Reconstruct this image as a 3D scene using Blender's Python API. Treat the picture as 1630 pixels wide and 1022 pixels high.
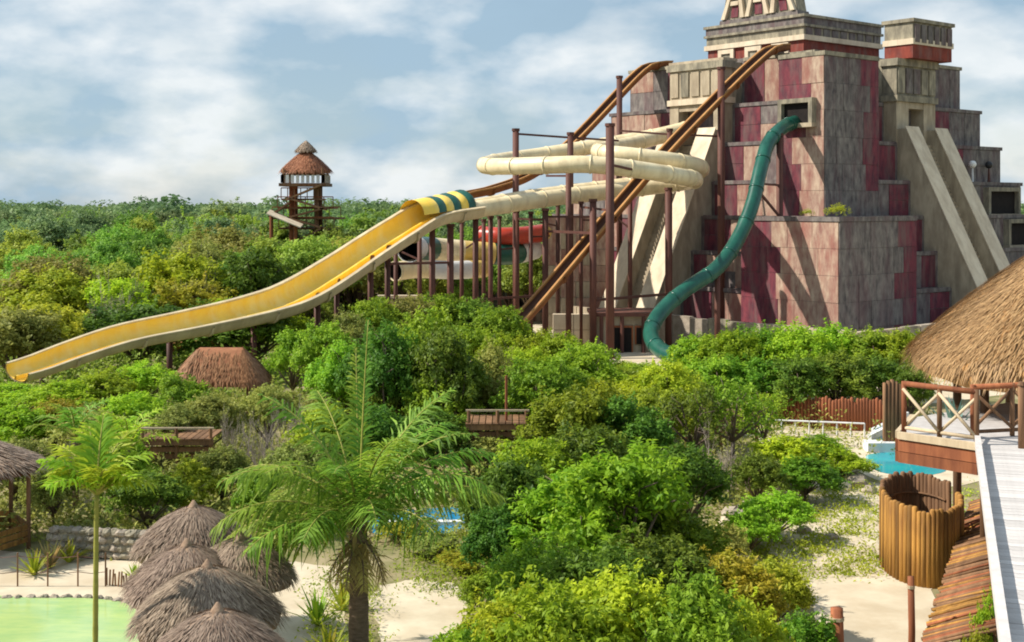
import bpy, math, random
import numpy as np
from mathutils import Vector, Matrix
R = math.radians
for o in list(bpy.data.objects):
    bpy.data.objects.remove(o, do_unlink=True)
scene = bpy.context.scene
C = scene.collection

# ------------------------------------------------------------------ camera
F, CX, HY, H = 2050.0, 815.0, 325.0, 9.0      # focal length in photo pixels, principal column, horizon row, eye height
cam_data = bpy.data.cameras.new('camera')
cam_data.sensor_width = 36.0
cam_data.lens = F / 1630.0 * 36.0
cam_data.shift_y = -(511.0 - HY) / 1630.0
cam_data.clip_start = 0.5
cam_data.clip_end = 6000
cam = bpy.data.objects.new('camera', cam_data)
C.objects.link(cam)
cam.location = (0, 0, H)
cam.rotation_euler = (R(90), 0, 0)
scene.camera = cam

# ------------------------------------------------------------------ sky
SUN_H = Vector((-0.99, -0.02)).normalized()
SUN_EL = R(43)
world = bpy.data.worlds.new('World')
scene.world = world
world.use_nodes = True
nt = world.node_tree
nt.nodes.clear()
N, L = nt.nodes, nt.links
out = N.new('ShaderNodeOutputWorld')
bg = N.new('ShaderNodeBackground')
sky = N.new('ShaderNodeTexSky')
sky.sky_type = 'NISHITA'
sky.sun_disc = False
sky.sun_elevation = SUN_EL
sky.sun_rotation = math.atan2(SUN_H.x, SUN_H.y)
sky.altitude = 10
sky.air_density = 1.0
sky.dust_density = 0.6
sky.ozone_density = 1.2
tc = N.new('ShaderNodeTexCoord')
mp = N.new('ShaderNodeMapping')
mp.inputs['Scale'].default_value = (1.0, 1.0, 2.0)
mp.inputs['Location'].default_value = (3.13, 1.7, 0.35)
L.new(tc.outputs['Generated'], mp.inputs['Vector'])
n1 = N.new('ShaderNodeTexNoise')
n1.inputs['Scale'].default_value = 8.5
n1.inputs['Detail'].default_value = 7
n1.inputs['Roughness'].default_value = 0.52
n1.inputs['Distortion'].default_value = 0.25
L.new(mp.outputs[0], n1.inputs['Vector'])
r1 = N.new('ShaderNodeValToRGB')                 # cloud cover
r1.color_ramp.elements[0].position = 0.42
r1.color_ramp.elements[1].position = 0.56
r1.color_ramp.elements[0].color = (0.72, 0.72, 0.72, 1)
L.new(n1.outputs['Fac'], r1.inputs['Fac'])
n2 = N.new('ShaderNodeTexNoise')                 # light tops and grey bases
n2.inputs['Scale'].default_value = 9.0
n2.inputs['Detail'].default_value = 8
n2.inputs['Roughness'].default_value = 0.5
mp2 = N.new('ShaderNodeMapping')
mp2.inputs['Scale'].default_value = (1.0, 1.0, 2.1)
mp2.inputs['Location'].default_value = (7.7, 2.2, 4.1)
L.new(tc.outputs['Generated'], mp2.inputs['Vector'])
L.new(mp2.outputs[0], n2.inputs['Vector'])
r2 = N.new('ShaderNodeValToRGB')
r2.color_ramp.elements[0].position = 0.44
r2.color_ramp.elements[0].color = (3.5, 4.95, 6.2, 1)
r2.color_ramp.elements[1].position = 0.64
r2.color_ramp.elements[1].color = (8.1, 8.5, 8.7, 1)
L.new(n2.outputs['Fac'], r2.inputs['Fac'])
mulf = N.new('ShaderNodeMath')
mulf.operation = 'MULTIPLY'
mulf.inputs[1].default_value = 0.9
L.new(r1.outputs['Color'], mulf.inputs[0])
mx = N.new('ShaderNodeMix')
mx.data_type = 'RGBA'
L.new(mulf.outputs[0], mx.inputs['Factor'])
L.new(sky.outputs['Color'], mx.inputs['A'])
L.new(r2.outputs['Color'], mx.inputs['B'])
L.new(mx.outputs['Result'], bg.inputs['Color'])
bg.inputs['Strength'].default_value = 0.085
L.new(bg.outputs[0], out.inputs['Surface'])

# ------------------------------------------------------------------ sun
sd = bpy.data.lights.new('sun', 'SUN')
sd.energy = 5.0
sd.angle = R(0.6)
sd.color = (1.0, 0.93, 0.82)
sun = bpy.data.objects.new('sun', sd)
C.objects.link(sun)
S3 = Vector((SUN_H.x * math.cos(SUN_EL), SUN_H.y * math.cos(SUN_EL), math.sin(SUN_EL)))
sun.rotation_euler = (-S3).to_track_quat('-Z', 'Y').to_euler()
sun.location = (-60, 30, 80)
scene.view_settings.view_transform = 'Standard'
scene.view_settings.look = 'None'
scene.view_settings.exposure = 0.4
scene.view_settings.gamma = 1.0
scene.cycles.max_bounces = 5
scene.cycles.diffuse_bounces = 2
scene.cycles.transmission_bounces = 2
scene.cycles.filter_width = 1.9
scene.cycles.transparent_max_bounces = 4
scene.cycles.use_denoising = True

# ------------------------------------------------------------------ helpers
def P(px, py, Y):                                # a place in the world seen at (px, py) of the photograph, Y metres away
    return Vector(((px - CX) / F * Y, Y, H - (py - HY) / F * Y))
def G(px, py, z=0.0):                            # the same, on level ground of height z
    Y = (H - z) * F / (py - HY)
    return Vector(((px - CX) / F * Y, Y, z))
def GX(px, Y, z=0.0):
    return Vector(((px - CX) / F * Y, Y, z))

ORG = {}
def tag(o, label=None, cat=None, group=None, kind=None):
    if label: o['label'] = label
    if cat: o['category'] = cat
    if group: o['group'] = group
    if kind: o['kind'] = kind
    return o
def thing(name, loc, label, cat, group=None):
    o = bpy.data.objects.new(name, None)
    o.empty_display_size = 0.3
    C.objects.link(o)
    o.location = loc
    ORG[o.name] = Vector(loc)
    return tag(o, label, cat, group)
def place(name, mesh, mat, parent=None, loc=None, rot=None, scale=None):
    o = bpy.data.objects.new(name, mesh)
    C.objects.link(o)
    if mat is not None:
        if not mesh.materials: mesh.materials.append(mat)
        elif mesh.materials[0] != mat:
            o.material_slots[0].link = 'OBJECT'
            o.material_slots[0].material = mat
    org = Vector((0, 0, 0))
    if parent is not None:
        o.parent = parent
        org = ORG[parent.name]
    ORG[o.name] = org
    if loc is not None:
        o.location = Vector(loc) - org
        ORG[o.name] = Vector(loc)
    if rot is not None: o.rotation_euler = rot
    if scale is not None: o.scale = scale if hasattr(scale, '__len__') else (scale,) * 3
    return o

class MB:
    def __init__(s): s.v, s.f = [], []
    def box(s, x0, x1, y0, y1, z0, z1, fn=None):
        b = len(s.v)
        pts = [(x, y, z) for z in (z0, z1) for x, y in ((x0, y0), (x1, y0), (x1, y1), (x0, y1))]
        s.v += [tuple(fn(*p)) for p in pts] if fn else pts
        s.f += [tuple(b + i for i in q) for q in ((3, 2, 1, 0), (4, 5, 6, 7), (0, 1, 5, 4), (1, 2, 6, 5), (2, 3, 7, 6), (3, 0, 4, 7))]
        return s
    def poly(s, pts, f):
        b = len(s.v)
        s.v += [tuple(p) for p in pts]
        s.f += [tuple(b + i for i in q) for q in f]
        return s
    def prism(s, lo, hi):                         # two matching loops, bottom and top
        n = len(lo)
        b = len(s.v)
        s.v += [tuple(p) for p in lo] + [tuple(p) for p in hi]
        s.f.append(tuple(b + i for i in reversed(range(n))))
        s.f.append(tuple(b + n + i for i in range(n)))
        for i in range(n):
            j = (i + 1) % n
            s.f.append((b + i, b + j, b + n + j, b + n + i))
        return s
    def bar(s, a, c, w, h=None, up=(0, 0, 1)):    # rectangular bar between two points
        a, c = Vector(a), Vector(c)
        h = h or w
        d = (c - a).normalized()
        u = Vector(up)
        if abs(d.dot(u)) > 0.98: u = Vector((1, 0, 0))
        x = d.cross(u).normalized()
        y = x.cross(d).normalized()
        lo = [a + x * sx * w / 2 + y * sy * h / 2 for sx, sy in ((-1, -1), (1, -1), (1, 1), (-1, 1))]
        hi = [p + (c - a) for p in lo]
        return s.prism(lo, hi)
    def tube(s, pts, rad, n=8, cap=True):
        pts = [Vector(p) for p in pts]
        if not hasattr(rad, '__len__'): rad = [rad] * len(pts)
        b = len(s.v)
        m = len(pts)
        x = None
        for i in range(m):
            d = (pts[min(i + 1, m - 1)] - pts[max(i - 1, 0)]).normalized()
            if x is None:
                x = d.cross(Vector((0, 0, 1)))
                if x.length < 0.05: x = Vector((1, 0, 0))
            x = (x - d * x.dot(d)).normalized()
            y = d.cross(x)
            for k in range(n):
                t = 2 * math.pi * k / n
                s.v.append(tuple(pts[i] + (x * math.cos(t) + y * math.sin(t)) * rad[i]))
        for i in range(m - 1):
            for k in range(n):
                j = (k + 1) % n
                s.f.append((b + i * n + k, b + i * n + j, b + (i + 1) * n + j, b + (i + 1) * n + k))
        if cap:
            s.f.append(tuple(b + k for k in reversed(range(n))))
            s.f.append(tuple(b + (m - 1) * n + k for k in range(n)))
        return s
    def blade(s, base, tip, width, side, mid=0.5, sag=0.0):
        base, tip, side = Vector(base), Vector(tip), Vector(side).normalized()
        m = base.lerp(tip, mid) + Vector((0, 0, sag))
        b = len(s.v)
        s.v += [tuple(base - side * width * 0.3), tuple(base + side * width * 0.3), tuple(m + side * width * 0.5), tuple(m - side * width * 0.5), tuple(tip)]
        s.f += [(b, b + 1, b + 2, b + 3), (b + 3, b + 2, b + 4)]
        return s
    def mesh(s, name, smooth=False, off=None):
        me = bpy.data.meshes.new(name)
        v = s.v
        if off is not None:
            v = [(p[0] - off[0], p[1] - off[1], p[2] - off[2]) for p in v]
        me.from_pydata(v, [], s.f)
        if smooth: me.polygons.foreach_set('use_smooth', [True] * len(me.polygons))
        me.update()
        return me
    def build(s, name, mat, parent=None, smooth=False):
        off = ORG[parent.name] if parent is not None else None
        return place(name, s.mesh(name, smooth, off), mat, parent)

def spline(pts, step=0.5):                        # Catmull-Rom, evenly resampled
    pts = [Vector(p) for p in pts]
    q = [pts[0] * 2 - pts[1]] + pts + [pts[-1] * 2 - pts[-2]]
    fine = []
    for i in range(1, len(q) - 2):
        for k in range(24):
            t = k / 24
            a, b, c, d = q[i - 1], q[i], q[i + 1], q[i + 2]
            fine.append(0.5 * ((2 * b) + (c - a) * t + (2 * a - 5 * b + 4 * c - d) * t * t + (3 * b - a - 3 * c + d) * t ** 3))
    fine.append(pts[-1])
    res, acc = [fine[0]], 0.0
    for i in range(1, len(fine)):
        acc += (fine[i] - fine[i - 1]).length
        if acc >= step:
            res.append(fine[i])
            acc = 0.0
    if (res[-1] - pts[-1]).length > step * 0.4: res.append(pts[-1])
    return res

# ------------------------------------------------------------------ materials
MATS = {}
def mat(name, c1, c2=None, rough=0.8, scale=3.0, stretch=(1, 1, 1), bump=0.0, var=0.0, stain=None, stain_amt=0.5, stain_scale=1.2, spec=0.3, fine=0.0, detail=5, coords='Object'):
    m = bpy.data.materials.new(name)
    m.use_nodes = True
    t = m.node_tree
    b = t.nodes['Principled BSDF']
    b.inputs['Roughness'].default_value = rough
    b.inputs['Specular IOR Level'].default_value = spec
    c2 = c2 or tuple(x * 0.8 for x in c1)
    co = t.nodes.new('ShaderNodeTexCoord')
    ma = t.nodes.new('ShaderNodeMapping')
    ma.inputs['Scale'].default_value = stretch
    t.links.new(co.outputs[coords], ma.inputs['Vector'])
    no = t.nodes.new('ShaderNodeTexNoise')
    no.inputs['Scale'].default_value = scale
    no.inputs['Detail'].default_value = detail
    no.inputs['Roughness'].default_value = 0.6
    t.links.new(ma.outputs[0], no.inputs['Vector'])
    rp = t.nodes.new('ShaderNodeValToRGB')
    rp.color_ramp.elements[0].position = 0.32
    rp.color_ramp.elements[1].position = 0.68
    rp.color_ramp.elements[0].color = (*c2, 1)
    rp.color_ramp.elements[1].color = (*c1, 1)
    t.links.new(no.outputs['Fac'], rp.inputs['Fac'])
    col = rp.outputs['Color']
    if stain:
        n3 = t.nodes.new('ShaderNodeTexNoise')
        n3.inputs['Scale'].default_value = stain_scale
        n3.inputs['Detail'].default_value = 6
        n3.inputs['Roughness'].default_value = 0.65
        m3 = t.nodes.new('ShaderNodeMapping')
        m3.inputs['Scale'].default_value = (1.6, 1.6, 0.35)
        t.links.new(co.outputs[coords], m3.inputs['Vector'])
        t.links.new(m3.outputs[0], n3.inputs['Vector'])
        r3 = t.nodes.new('ShaderNodeValToRGB')
        r3.color_ramp.elements[0].position = 0.46
        r3.color_ramp.elements[1].position = 0.64
        t.links.new(n3.outputs['Fac'], r3.inputs['Fac'])
        mu = t.nodes.new('ShaderNodeMath')
        mu.operation = 'MULTIPLY'
        mu.inputs[1].default_value = stain_amt
        t.links.new(r3.outputs['Color'], mu.inputs[0])
        mi = t.nodes.new('ShaderNodeMix')
        mi.data_type = 'RGBA'
        mi.inputs['B'].default_value = (*stain, 1)
        t.links.new(mu.outputs[0], mi.inputs['Factor'])
        t.links.new(col, mi.inputs['A'])
        col = mi.outputs['Result']
    if var:
        oi = t.nodes.new('ShaderNodeObjectInfo')
        mr = t.nodes.new('ShaderNodeMapRange')
        mr.inputs['To Min'].default_value = 1 - var
        mr.inputs['To Max'].default_value = 1 + var
        t.links.new(oi.outputs['Random'], mr.inputs['Value'])
        hs = t.nodes.new('ShaderNodeHueSaturation')
        t.links.new(mr.outputs[0], hs.inputs['Value'])
        t.links.new(col, hs.inputs['Color'])
        col = hs.outputs['Color']
    t.links.new(col, b.inputs['Base Color'])
    if bump:
        bp = t.nodes.new('ShaderNodeBump')
        bp.inputs['Strength'].default_value = bump
        bp.inputs['Distance'].default_value = 0.05
        t.links.new(no.outputs['Fac'], bp.inputs['Height'])
        t.links.new(bp.outputs[0], b.inputs['Normal'])
    MATS[name] = m
    return m

def leaf_mat(name, c1, c2, trans=0.35, hue=0.03):
    m = bpy.data.materials.new(name)
    m.use_nodes = True
    t = m.node_tree
    t.nodes.clear()
    o = t.nodes.new('ShaderNodeOutputMaterial')
    p = t.nodes.new('ShaderNodeBsdfPrincipled')
    p.inputs['Roughness'].default_value = 0.55
    p.inputs['Specular IOR Level'].default_value = 0.25
    tr = t.nodes.new('ShaderNodeBsdfTranslucent')
    ms = t.nodes.new('ShaderNodeMixShader')
    ms.inputs[0].default_value = trans
    at = t.nodes.new('ShaderNodeAttribute')
    at.attribute_name = 'tint'
    mi = t.nodes.new('ShaderNodeMix')
    mi.data_type = 'RGBA'
    mi.inputs['A'].default_value = (*c2, 1)
    mi.inputs['B'].default_value = (*c1, 1)
    t.links.new(at.outputs['Fac'], mi.inputs['Factor'])
    oi = t.nodes.new('ShaderNodeObjectInfo')
    mr = t.nodes.new('ShaderNodeMapRange')
    mr.inputs['To Min'].default_value = 0.5 - hue
    mr.inputs['To Max'].default_value = 0.5 + hue
    t.links.new(oi.outputs['Random'], mr.inputs['Value'])
    hs = t.nodes.new('ShaderNodeHueSaturation')
    t.links.new(mr.outputs[0], hs.inputs['Hue'])
    mul = t.nodes.new('ShaderNodeMath')
    mul.operation = 'MULTIPLY'
    mul.inputs[1].default_value = 17.31
    t.links.new(oi.outputs['Random'], mul.inputs[0])
    fr = t.nodes.new('ShaderNodeMath')
    fr.operation = 'FRACT'
    t.links.new(mul.outputs[0], fr.inputs[0])
    mv = t.nodes.new('ShaderNodeMapRange')
    mv.inputs['To Min'].default_value = 0.72
    mv.inputs['To Max'].default_value = 1.25
    t.links.new(fr.outputs[0], mv.inputs['Value'])
    t.links.new(mv.outputs[0], hs.inputs['Value'])
    t.links.new(mi.outputs['Result'], hs.inputs['Color'])
    t.links.new(hs.outputs['Color'], p.inputs['Base Color'])
    t.links.new(hs.outputs['Color'], tr.inputs['Color'])
    t.links.new(p.outputs[0], ms.inputs[1])
    t.links.new(tr.outputs[0], ms.inputs[2])
    t.links.new(ms.outputs[0], o.inputs['Surface'])
    MATS[name] = m
    return m
M = MATS
mat('stone', (0.25, 0.222, 0.20), (0.085, 0.074, 0.074), 0.92, 2.3, (1.3, 1.3, 0.55), 0.6, 0.08, (0.12, 0.065, 0.072), 0.65, 0.7, detail=9)  # weathered grey stone, darkened to carry the right face's shade
mat('pink_sunlit', (0.50, 0.385, 0.285), (0.25, 0.13, 0.105), 0.92, 2.1, (1.3, 1.3, 0.55), 0.6, 0.08, (0.27, 0.10, 0.08), 0.75, 0.7, detail=9)  # same facing in a sunlit tone, warmed and lightened for the left face
mat('maroon', (0.21, 0.045, 0.06), (0.085, 0.026, 0.04), 0.88, 2.3, (1.3, 1.3, 0.55), 0.5, 0.12, (0.16, 0.115, 0.105), 0.65, 0.9, detail=9)
mat('red', (0.27, 0.055, 0.035), (0.14, 0.032, 0.026), 0.85, 2.2, (1, 1, 0.6), 0.4, 0.1, (0.2, 0.13, 0.11), 0.5, 1.0, detail=8)
mat('tan', (0.50, 0.42, 0.30), (0.33, 0.265, 0.185), 0.9, 1.5, (1.3, 1.3, 0.5), 0.4, 0.06, (0.22, 0.175, 0.125), 0.55, 0.8, detail=8)
mat('cream', (0.70, 0.60, 0.45), (0.56, 0.46, 0.33), 0.85, 1.2, (1, 1, 0.5), 0.2, 0.05, (0.35, 0.27, 0.19), 0.4, 1.0)
mat('mossy', (0.40, 0.355, 0.255), (0.17, 0.15, 0.115), 0.92, 2.0, (1.3, 1.3, 0.5), 0.5, 0.10, (0.11, 0.10, 0.08), 0.65, 1.0, detail=8)
mat('dark', (0.02, 0.015, 0.013), (0.01, 0.008, 0.008), 0.95)  # near-black, puts the shade of unlit interiors into doors and openings
mat('tube_cream', (0.80, 0.69, 0.45), (0.70, 0.58, 0.35), 0.38, 1.0, (1, 1, 1), 0.0, 0.04, (0.42, 0.32, 0.18), 0.45, 1.1, 0.5)
mat('tube_green', (0.007, 0.10, 0.066), (0.005, 0.058, 0.042), 0.3, 1.2, (1, 1, 1), 0.0, 0.05, (0.03, 0.15, 0.11), 0.35, 1.2, 0.5)
mat('tube_red', (0.50, 0.05, 0.025), (0.36, 0.04, 0.02), 0.35, 1.2, spec=0.5)
mat('tube_yellow', (0.72, 0.52, 0.16), (0.6, 0.42, 0.12), 0.35, 1.2, spec=0.5)
mat('flume_yellow', (0.93, 0.65, 0.09), (0.88, 0.55, 0.06), 0.42, 1.2, (1, 1, 1), 0.0, 0.05, (0.90, 0.70, 0.25), 0.6, 0.8, 0.4)
mat('flume_tan', (0.68, 0.57, 0.37), (0.56, 0.45, 0.29), 0.65, 1.4, (1, 1, 0.6), 0.1, 0.06, (0.42, 0.33, 0.21), 0.5, 0.9)
mat('slide_brown', (0.26, 0.10, 0.03), (0.17, 0.06, 0.022), 0.6, 1.4, (1, 1, 1), 0.1, 0.08)
mat('slide_dark', (0.12, 0.045, 0.02), (0.07, 0.028, 0.014), 0.6, 1.4)
mat('slide_rim', (0.44, 0.22, 0.065), (0.32, 0.15, 0.05), 0.55, 1.4)
mat('steel', (0.125, 0.048, 0.033), (0.075, 0.03, 0.024), 0.65, 2.0, (1, 1, 0.4), 0.1, 0.25)
mat('wood', (0.26, 0.14, 0.07), (0.14, 0.075, 0.04), 0.85, 6.0, (1, 1, 0.15), 0.4, 0.28)
mat('wood_red', (0.34, 0.12, 0.05), (0.2, 0.065, 0.03), 0.8, 6.0, (1, 1, 0.15), 0.4, 0.25)
mat('wood_ochre', (0.42, 0.215, 0.045), (0.20, 0.095, 0.025), 0.75, 6.0, (1, 1, 0.15), 0.4, 0.5)
mat('wood_pale', (0.62, 0.50, 0.34), (0.48, 0.37, 0.24), 0.8, 6.0, (1, 1, 0.15), 0.3, 0.15)
mat('plank', (0.60, 0.57, 0.55), (0.48, 0.45, 0.43), 0.85, 5.0, (1, 1, 1), 0.3, 0.13)
mat('thatch', (0.36, 0.25, 0.17), (0.21, 0.135, 0.09), 0.95, 9.0, (1, 1, 1), 0.4, 0.08)
mat('thatch_gold', (0.50, 0.27, 0.10), (0.32, 0.165, 0.06), 0.95, 6.0, (1, 1, 1), 0.4, 0.08)
mat('thatch_rust', (0.40, 0.18, 0.09), (0.28, 0.115, 0.06), 0.95, 6.0, (1, 1, 1), 0.4, 0.08)
mat('sand', (0.64, 0.56, 0.42), (0.50, 0.42, 0.30), 0.95, 0.9, (1, 1, 1), 0.25, 0.0, (0.44, 0.34, 0.22), 0.45, 0.35)
mat('soil', (0.30, 0.24, 0.13), (0.13, 0.14, 0.04), 0.97, 0.55, (1, 1, 1), 0.4, 0.0, (0.40, 0.32, 0.20), 0.6, 0.3)
mat('water_green', (0.46, 0.58, 0.21), (0.30, 0.47, 0.19), 0.10, 1.6, (0.6, 1.6, 1), 0.12, spec=0.5)
mat('water_blue', (0.02, 0.20, 0.42), (0.03, 0.28, 0.46), 0.08, 1.0, spec=0.5)
mat('water_turq', (0.02, 0.40, 0.42), (0.03, 0.30, 0.38), 0.08, 0.8, spec=0.5)
mat('white_paint', (0.78, 0.78, 0.76), (0.62, 0.62, 0.62), 0.6, 2.0, var=0.06)
mat('blue_paint', (0.35, 0.55, 0.68), (0.28, 0.46, 0.60), 0.5, 2.0)
mat('rock', (0.40, 0.34, 0.27), (0.24, 0.20, 0.155), 0.95, 2.5, (1, 1, 1), 0.6, 0.18)
mat('bark', (0.20, 0.15, 0.11), (0.11, 0.08, 0.06), 0.95, 5.0, (1, 1, 0.3), 0.5, 0.15)
mat('twig', (0.42, 0.36, 0.30), (0.28, 0.23, 0.19), 0.95, 5.0, (1, 1, 0.3), 0.2, 0.2)
mat('palm_trunk', (0.24, 0.17, 0.11), (0.12, 0.085, 0.055), 0.95, 7.0, (1, 1, 3), 0.6)
mat('green_stem', (0.36, 0.34, 0.07), (0.26, 0.27, 0.05), 0.6, 3.0, (1, 1, 3), 0.2)
mat('lamp_white', (0.8, 0.8, 0.78), (0.75, 0.75, 0.74), 0.3)
mat('lamp_black', (0.03, 0.03, 0.035), (0.02, 0.02, 0.022), 0.4)
leaf_mat('leaf_bright', (0.50, 0.64, 0.035), (0.20, 0.36, 0.018), 0.46)
leaf_mat('leaf_green', (0.36, 0.52, 0.035), (0.12, 0.25, 0.018), 0.44)
leaf_mat('leaf_dark', (0.20, 0.32, 0.03), (0.06, 0.14, 0.018), 0.42)
leaf_mat('leaf_yellow', (0.52, 0.50, 0.04), (0.27, 0.33, 0.025), 0.45)
leaf_mat('leaf_olive', (0.47, 0.49, 0.11), (0.20, 0.25, 0.05), 0.42)
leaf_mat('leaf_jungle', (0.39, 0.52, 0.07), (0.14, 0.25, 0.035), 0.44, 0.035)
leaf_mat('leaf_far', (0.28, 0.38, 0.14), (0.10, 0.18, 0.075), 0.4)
leaf_mat('leaf_palm', (0.30, 0.46, 0.05), (0.11, 0.22, 0.022), 0.44)
leaf_mat('leaf_lime', (0.46, 0.62, 0.04), (0.24, 0.42, 0.025), 0.46)
leaf_mat('leaf_agave', (0.20, 0.34, 0.28), (0.12, 0.24, 0.20), 0.15)
leaf_mat('leaf_dry', (0.50, 0.39, 0.14), (0.33, 0.24, 0.08), 0.35)
leaf_mat('straw', (0.45, 0.34, 0.25), (0.21, 0.145, 0.105), 0.12, 0.008)
leaf_mat('straw_gold', (0.56, 0.35, 0.165), (0.30, 0.165, 0.07), 0.12, 0.008)
leaf_mat('straw_rust', (0.46, 0.22, 0.11), (0.28, 0.115, 0.055), 0.12, 0.008)
rnd = random.Random(7)
# ------------------------------------------------------------------ ground
tag(MB().poly([(-3000, -100, 0), (3000, -100, 0), (3000, 4500, 0), (-3000, 4500, 0)], [(0, 1, 2, 3)]).build('ground', M['soil']), kind='structure')
def sheet(name, pts, z, material, kind='structure', wob=0.12, sub=6, seed=1):
    r = random.Random(seed)
    loop = []
    pts = [Vector((p[0], p[1], 0)) for p in pts]
    n = len(pts)
    for i in range(n):
        a, b, c, d = pts[i - 1], pts[i], pts[(i + 1) % n], pts[(i + 2) % n]
        for k in range(sub):
            t = k / sub
            q = 0.5 * ((2 * b) + (c - a) * t + (2 * a - 5 * b + 4 * c - d) * t * t + (3 * b - a - 3 * c + d) * t ** 3)
            loop.append((q.x + r.uniform(-wob, wob), q.y + r.uniform(-wob, wob), z))
    return tag(MB().poly(loop, [tuple(range(len(loop)))]).build(name, material), kind=kind)
gp = lambda *pp: [G(*p) for p in pp]
sheet('beach', gp((-60, 893), (130, 888), (330, 897), (520, 903), (548, 985), (560, 1120), (300, 1180), (-120, 1180)), 0.008, M['sand'], seed=2)
sheet('path', gp((592, 950), (640, 924), (700, 926), (738, 942), (752, 985), (760, 1110), (600, 1110), (606, 1005)), 0.008, M['sand'], seed=3)
sheet('sand_path', gp((1262, 872), (1330, 845), (1400, 870), (1440, 915), (1490, 940), (1490, 1110), (1290, 1110), (1300, 985)), 0.010, M['sand'], seed=4)
sheet('sandy_clearing', gp((1180, 800), (1260, 765), (1400, 770), (1440, 830), (1420, 905), (1280, 905), (1200, 850)), 0.006, M['sand'], seed=5)
sheet('terrace', gp((600, 512), (1000, 506), (1500, 508), (1900, 560), (1500, 640), (1100, 640), (760, 640)), 0.006, M['sand'], seed=6)
sheet('pool_deck', gp((1190, 676), (1420, 668), (1540, 700), (1560, 765), (1420, 772), (1340, 735), (1200, 700)), 0.012, M['sand'], seed=7)
sheet('pool_water', gp((-90, 957), (60, 954), (150, 955), (214, 968), (228, 1010), (222, 1100), (-90, 1100)), 0.030, M['water_green'], wob=0.02, seed=8)
sheet('turquoise_pool_water', gp((1378, 728), (1420, 720), (1500, 726), (1514, 742), (1480, 757), (1400, 752)), 0.020, M['water_turq'], wob=0.03, seed=9)
sheet('blue_pool_water', gp((590, 820), (690, 810), (785, 808), (800, 835), (700, 850), (596, 850)), 0.020, M['water_blue'], wob=0.03, seed=10)

# ------------------------------------------------------------------ stepped pyramid
PC = Vector((21.82, 100.0, 0))
E1 = Vector((0.774, 0.633, 0)); E2 = Vector((-0.633, 0.774, 0))
def W(p, q, z=0.0):
    v = PC + E1 * p + E2 * q
    return (v.x, v.y, z)
def p_at(px, q):                                  # p on the plane q seen in photo column px
    r = (px - CX) / F
    b = PC + E2 * q
    return (r * b.y - b.x) / (E1.x - r * E1.y)
def q_at(px, p):
    r = (px - CX) / F
    b = PC + E1 * p
    return (r * b.y - b.x) / (E2.x - r * E2.y)
ZT = [19.46, 16.1, 13.3, 10.6, 8.2, 5.8, 3.4, 1.0]
AK = [8.9 + 1.06 * k for k in range(8)]
pyr = thing('stepped_pyramid', W(0, 0), 'huge weathered stone and maroon stepped temple pyramid behind the slides', 'pyramid')
PW = lambda p, q, z: W(p, q, z)
QW = lambda q, p, z: W(p, q, z)
levels = []
for k in range(8):
    a, zt = AK[k], ZT[k]
    zb = ZT[k + 1] - 0.05 if k < 7 else -0.3
    lv = MB().box(-a, a, -a, a, zb, zt - 0.004 * k, PW).build('terrace_level', M['stone'], pyr)
    levels.append(lv)
    # projecting cornice of each terrace, one length per face
    for fn, nm in ((PW, 'r'), (QW, 'l')):
        for s0, s1 in ((-a - 0.14, -2.7), (2.8, a + 0.14)):
            if fn is QW: s0 = s0 + (0.28 if s0 < -3 else 0)
            MB().box(s0, s1, -a - 0.10, -a + 0.05, zt - 0.22, zt + 0.03 + 0.002 * k, fn).build('cornice', M['mossy'] if k == 0 else M['stone'], lv)
    # facing panels, each a block of its own
    hgt = (zt - 0.25) - (ZT[k + 1] if k < 7 else 0)
    for fn in (PW, QW):
        for lo, hi in ((-a + (0.12 if fn is PW else 0.02), -2.75), (2.85, a - 0.1)):
            x = lo
            while x < hi - 0.8:
                w = min(rnd.uniform(1.5, 3.0), hi - x)
                if hi - x - w < 0.9: w = hi - x
                rows = 1 if rnd.random() < 0.6 else 2
                z0 = zt - 0.25 - hgt
                near_stair = abs(x + w / 2) < 2.75 + 1.3 + rnd.uniform(-0.3, 0.9)
                for rr in range(rows):
                    zz0 = z0 + hgt * rr / rows + 0.015
                    zz1 = z0 + hgt * (rr + 1) / rows - 0.015
                    d = rnd.uniform(0.02, 0.06)
                    if near_stair: mm = M['maroon']
                    elif fn is QW: mm = M['pink_sunlit'] if rnd.random() < 0.86 else M['stone']  # left face gets the sunlit tone, right face the shaded one
                    else: mm = M['stone']
                    if k == 0 and rnd.random() < 0.6 and not near_stair: mm = M['stone']
                    MB().box(x + 0.018, x + w - 0.018, -a - d, -a + 0.02, zz0, zz1, fn).build('stone_panel', mm, lv)
                x += w
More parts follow.
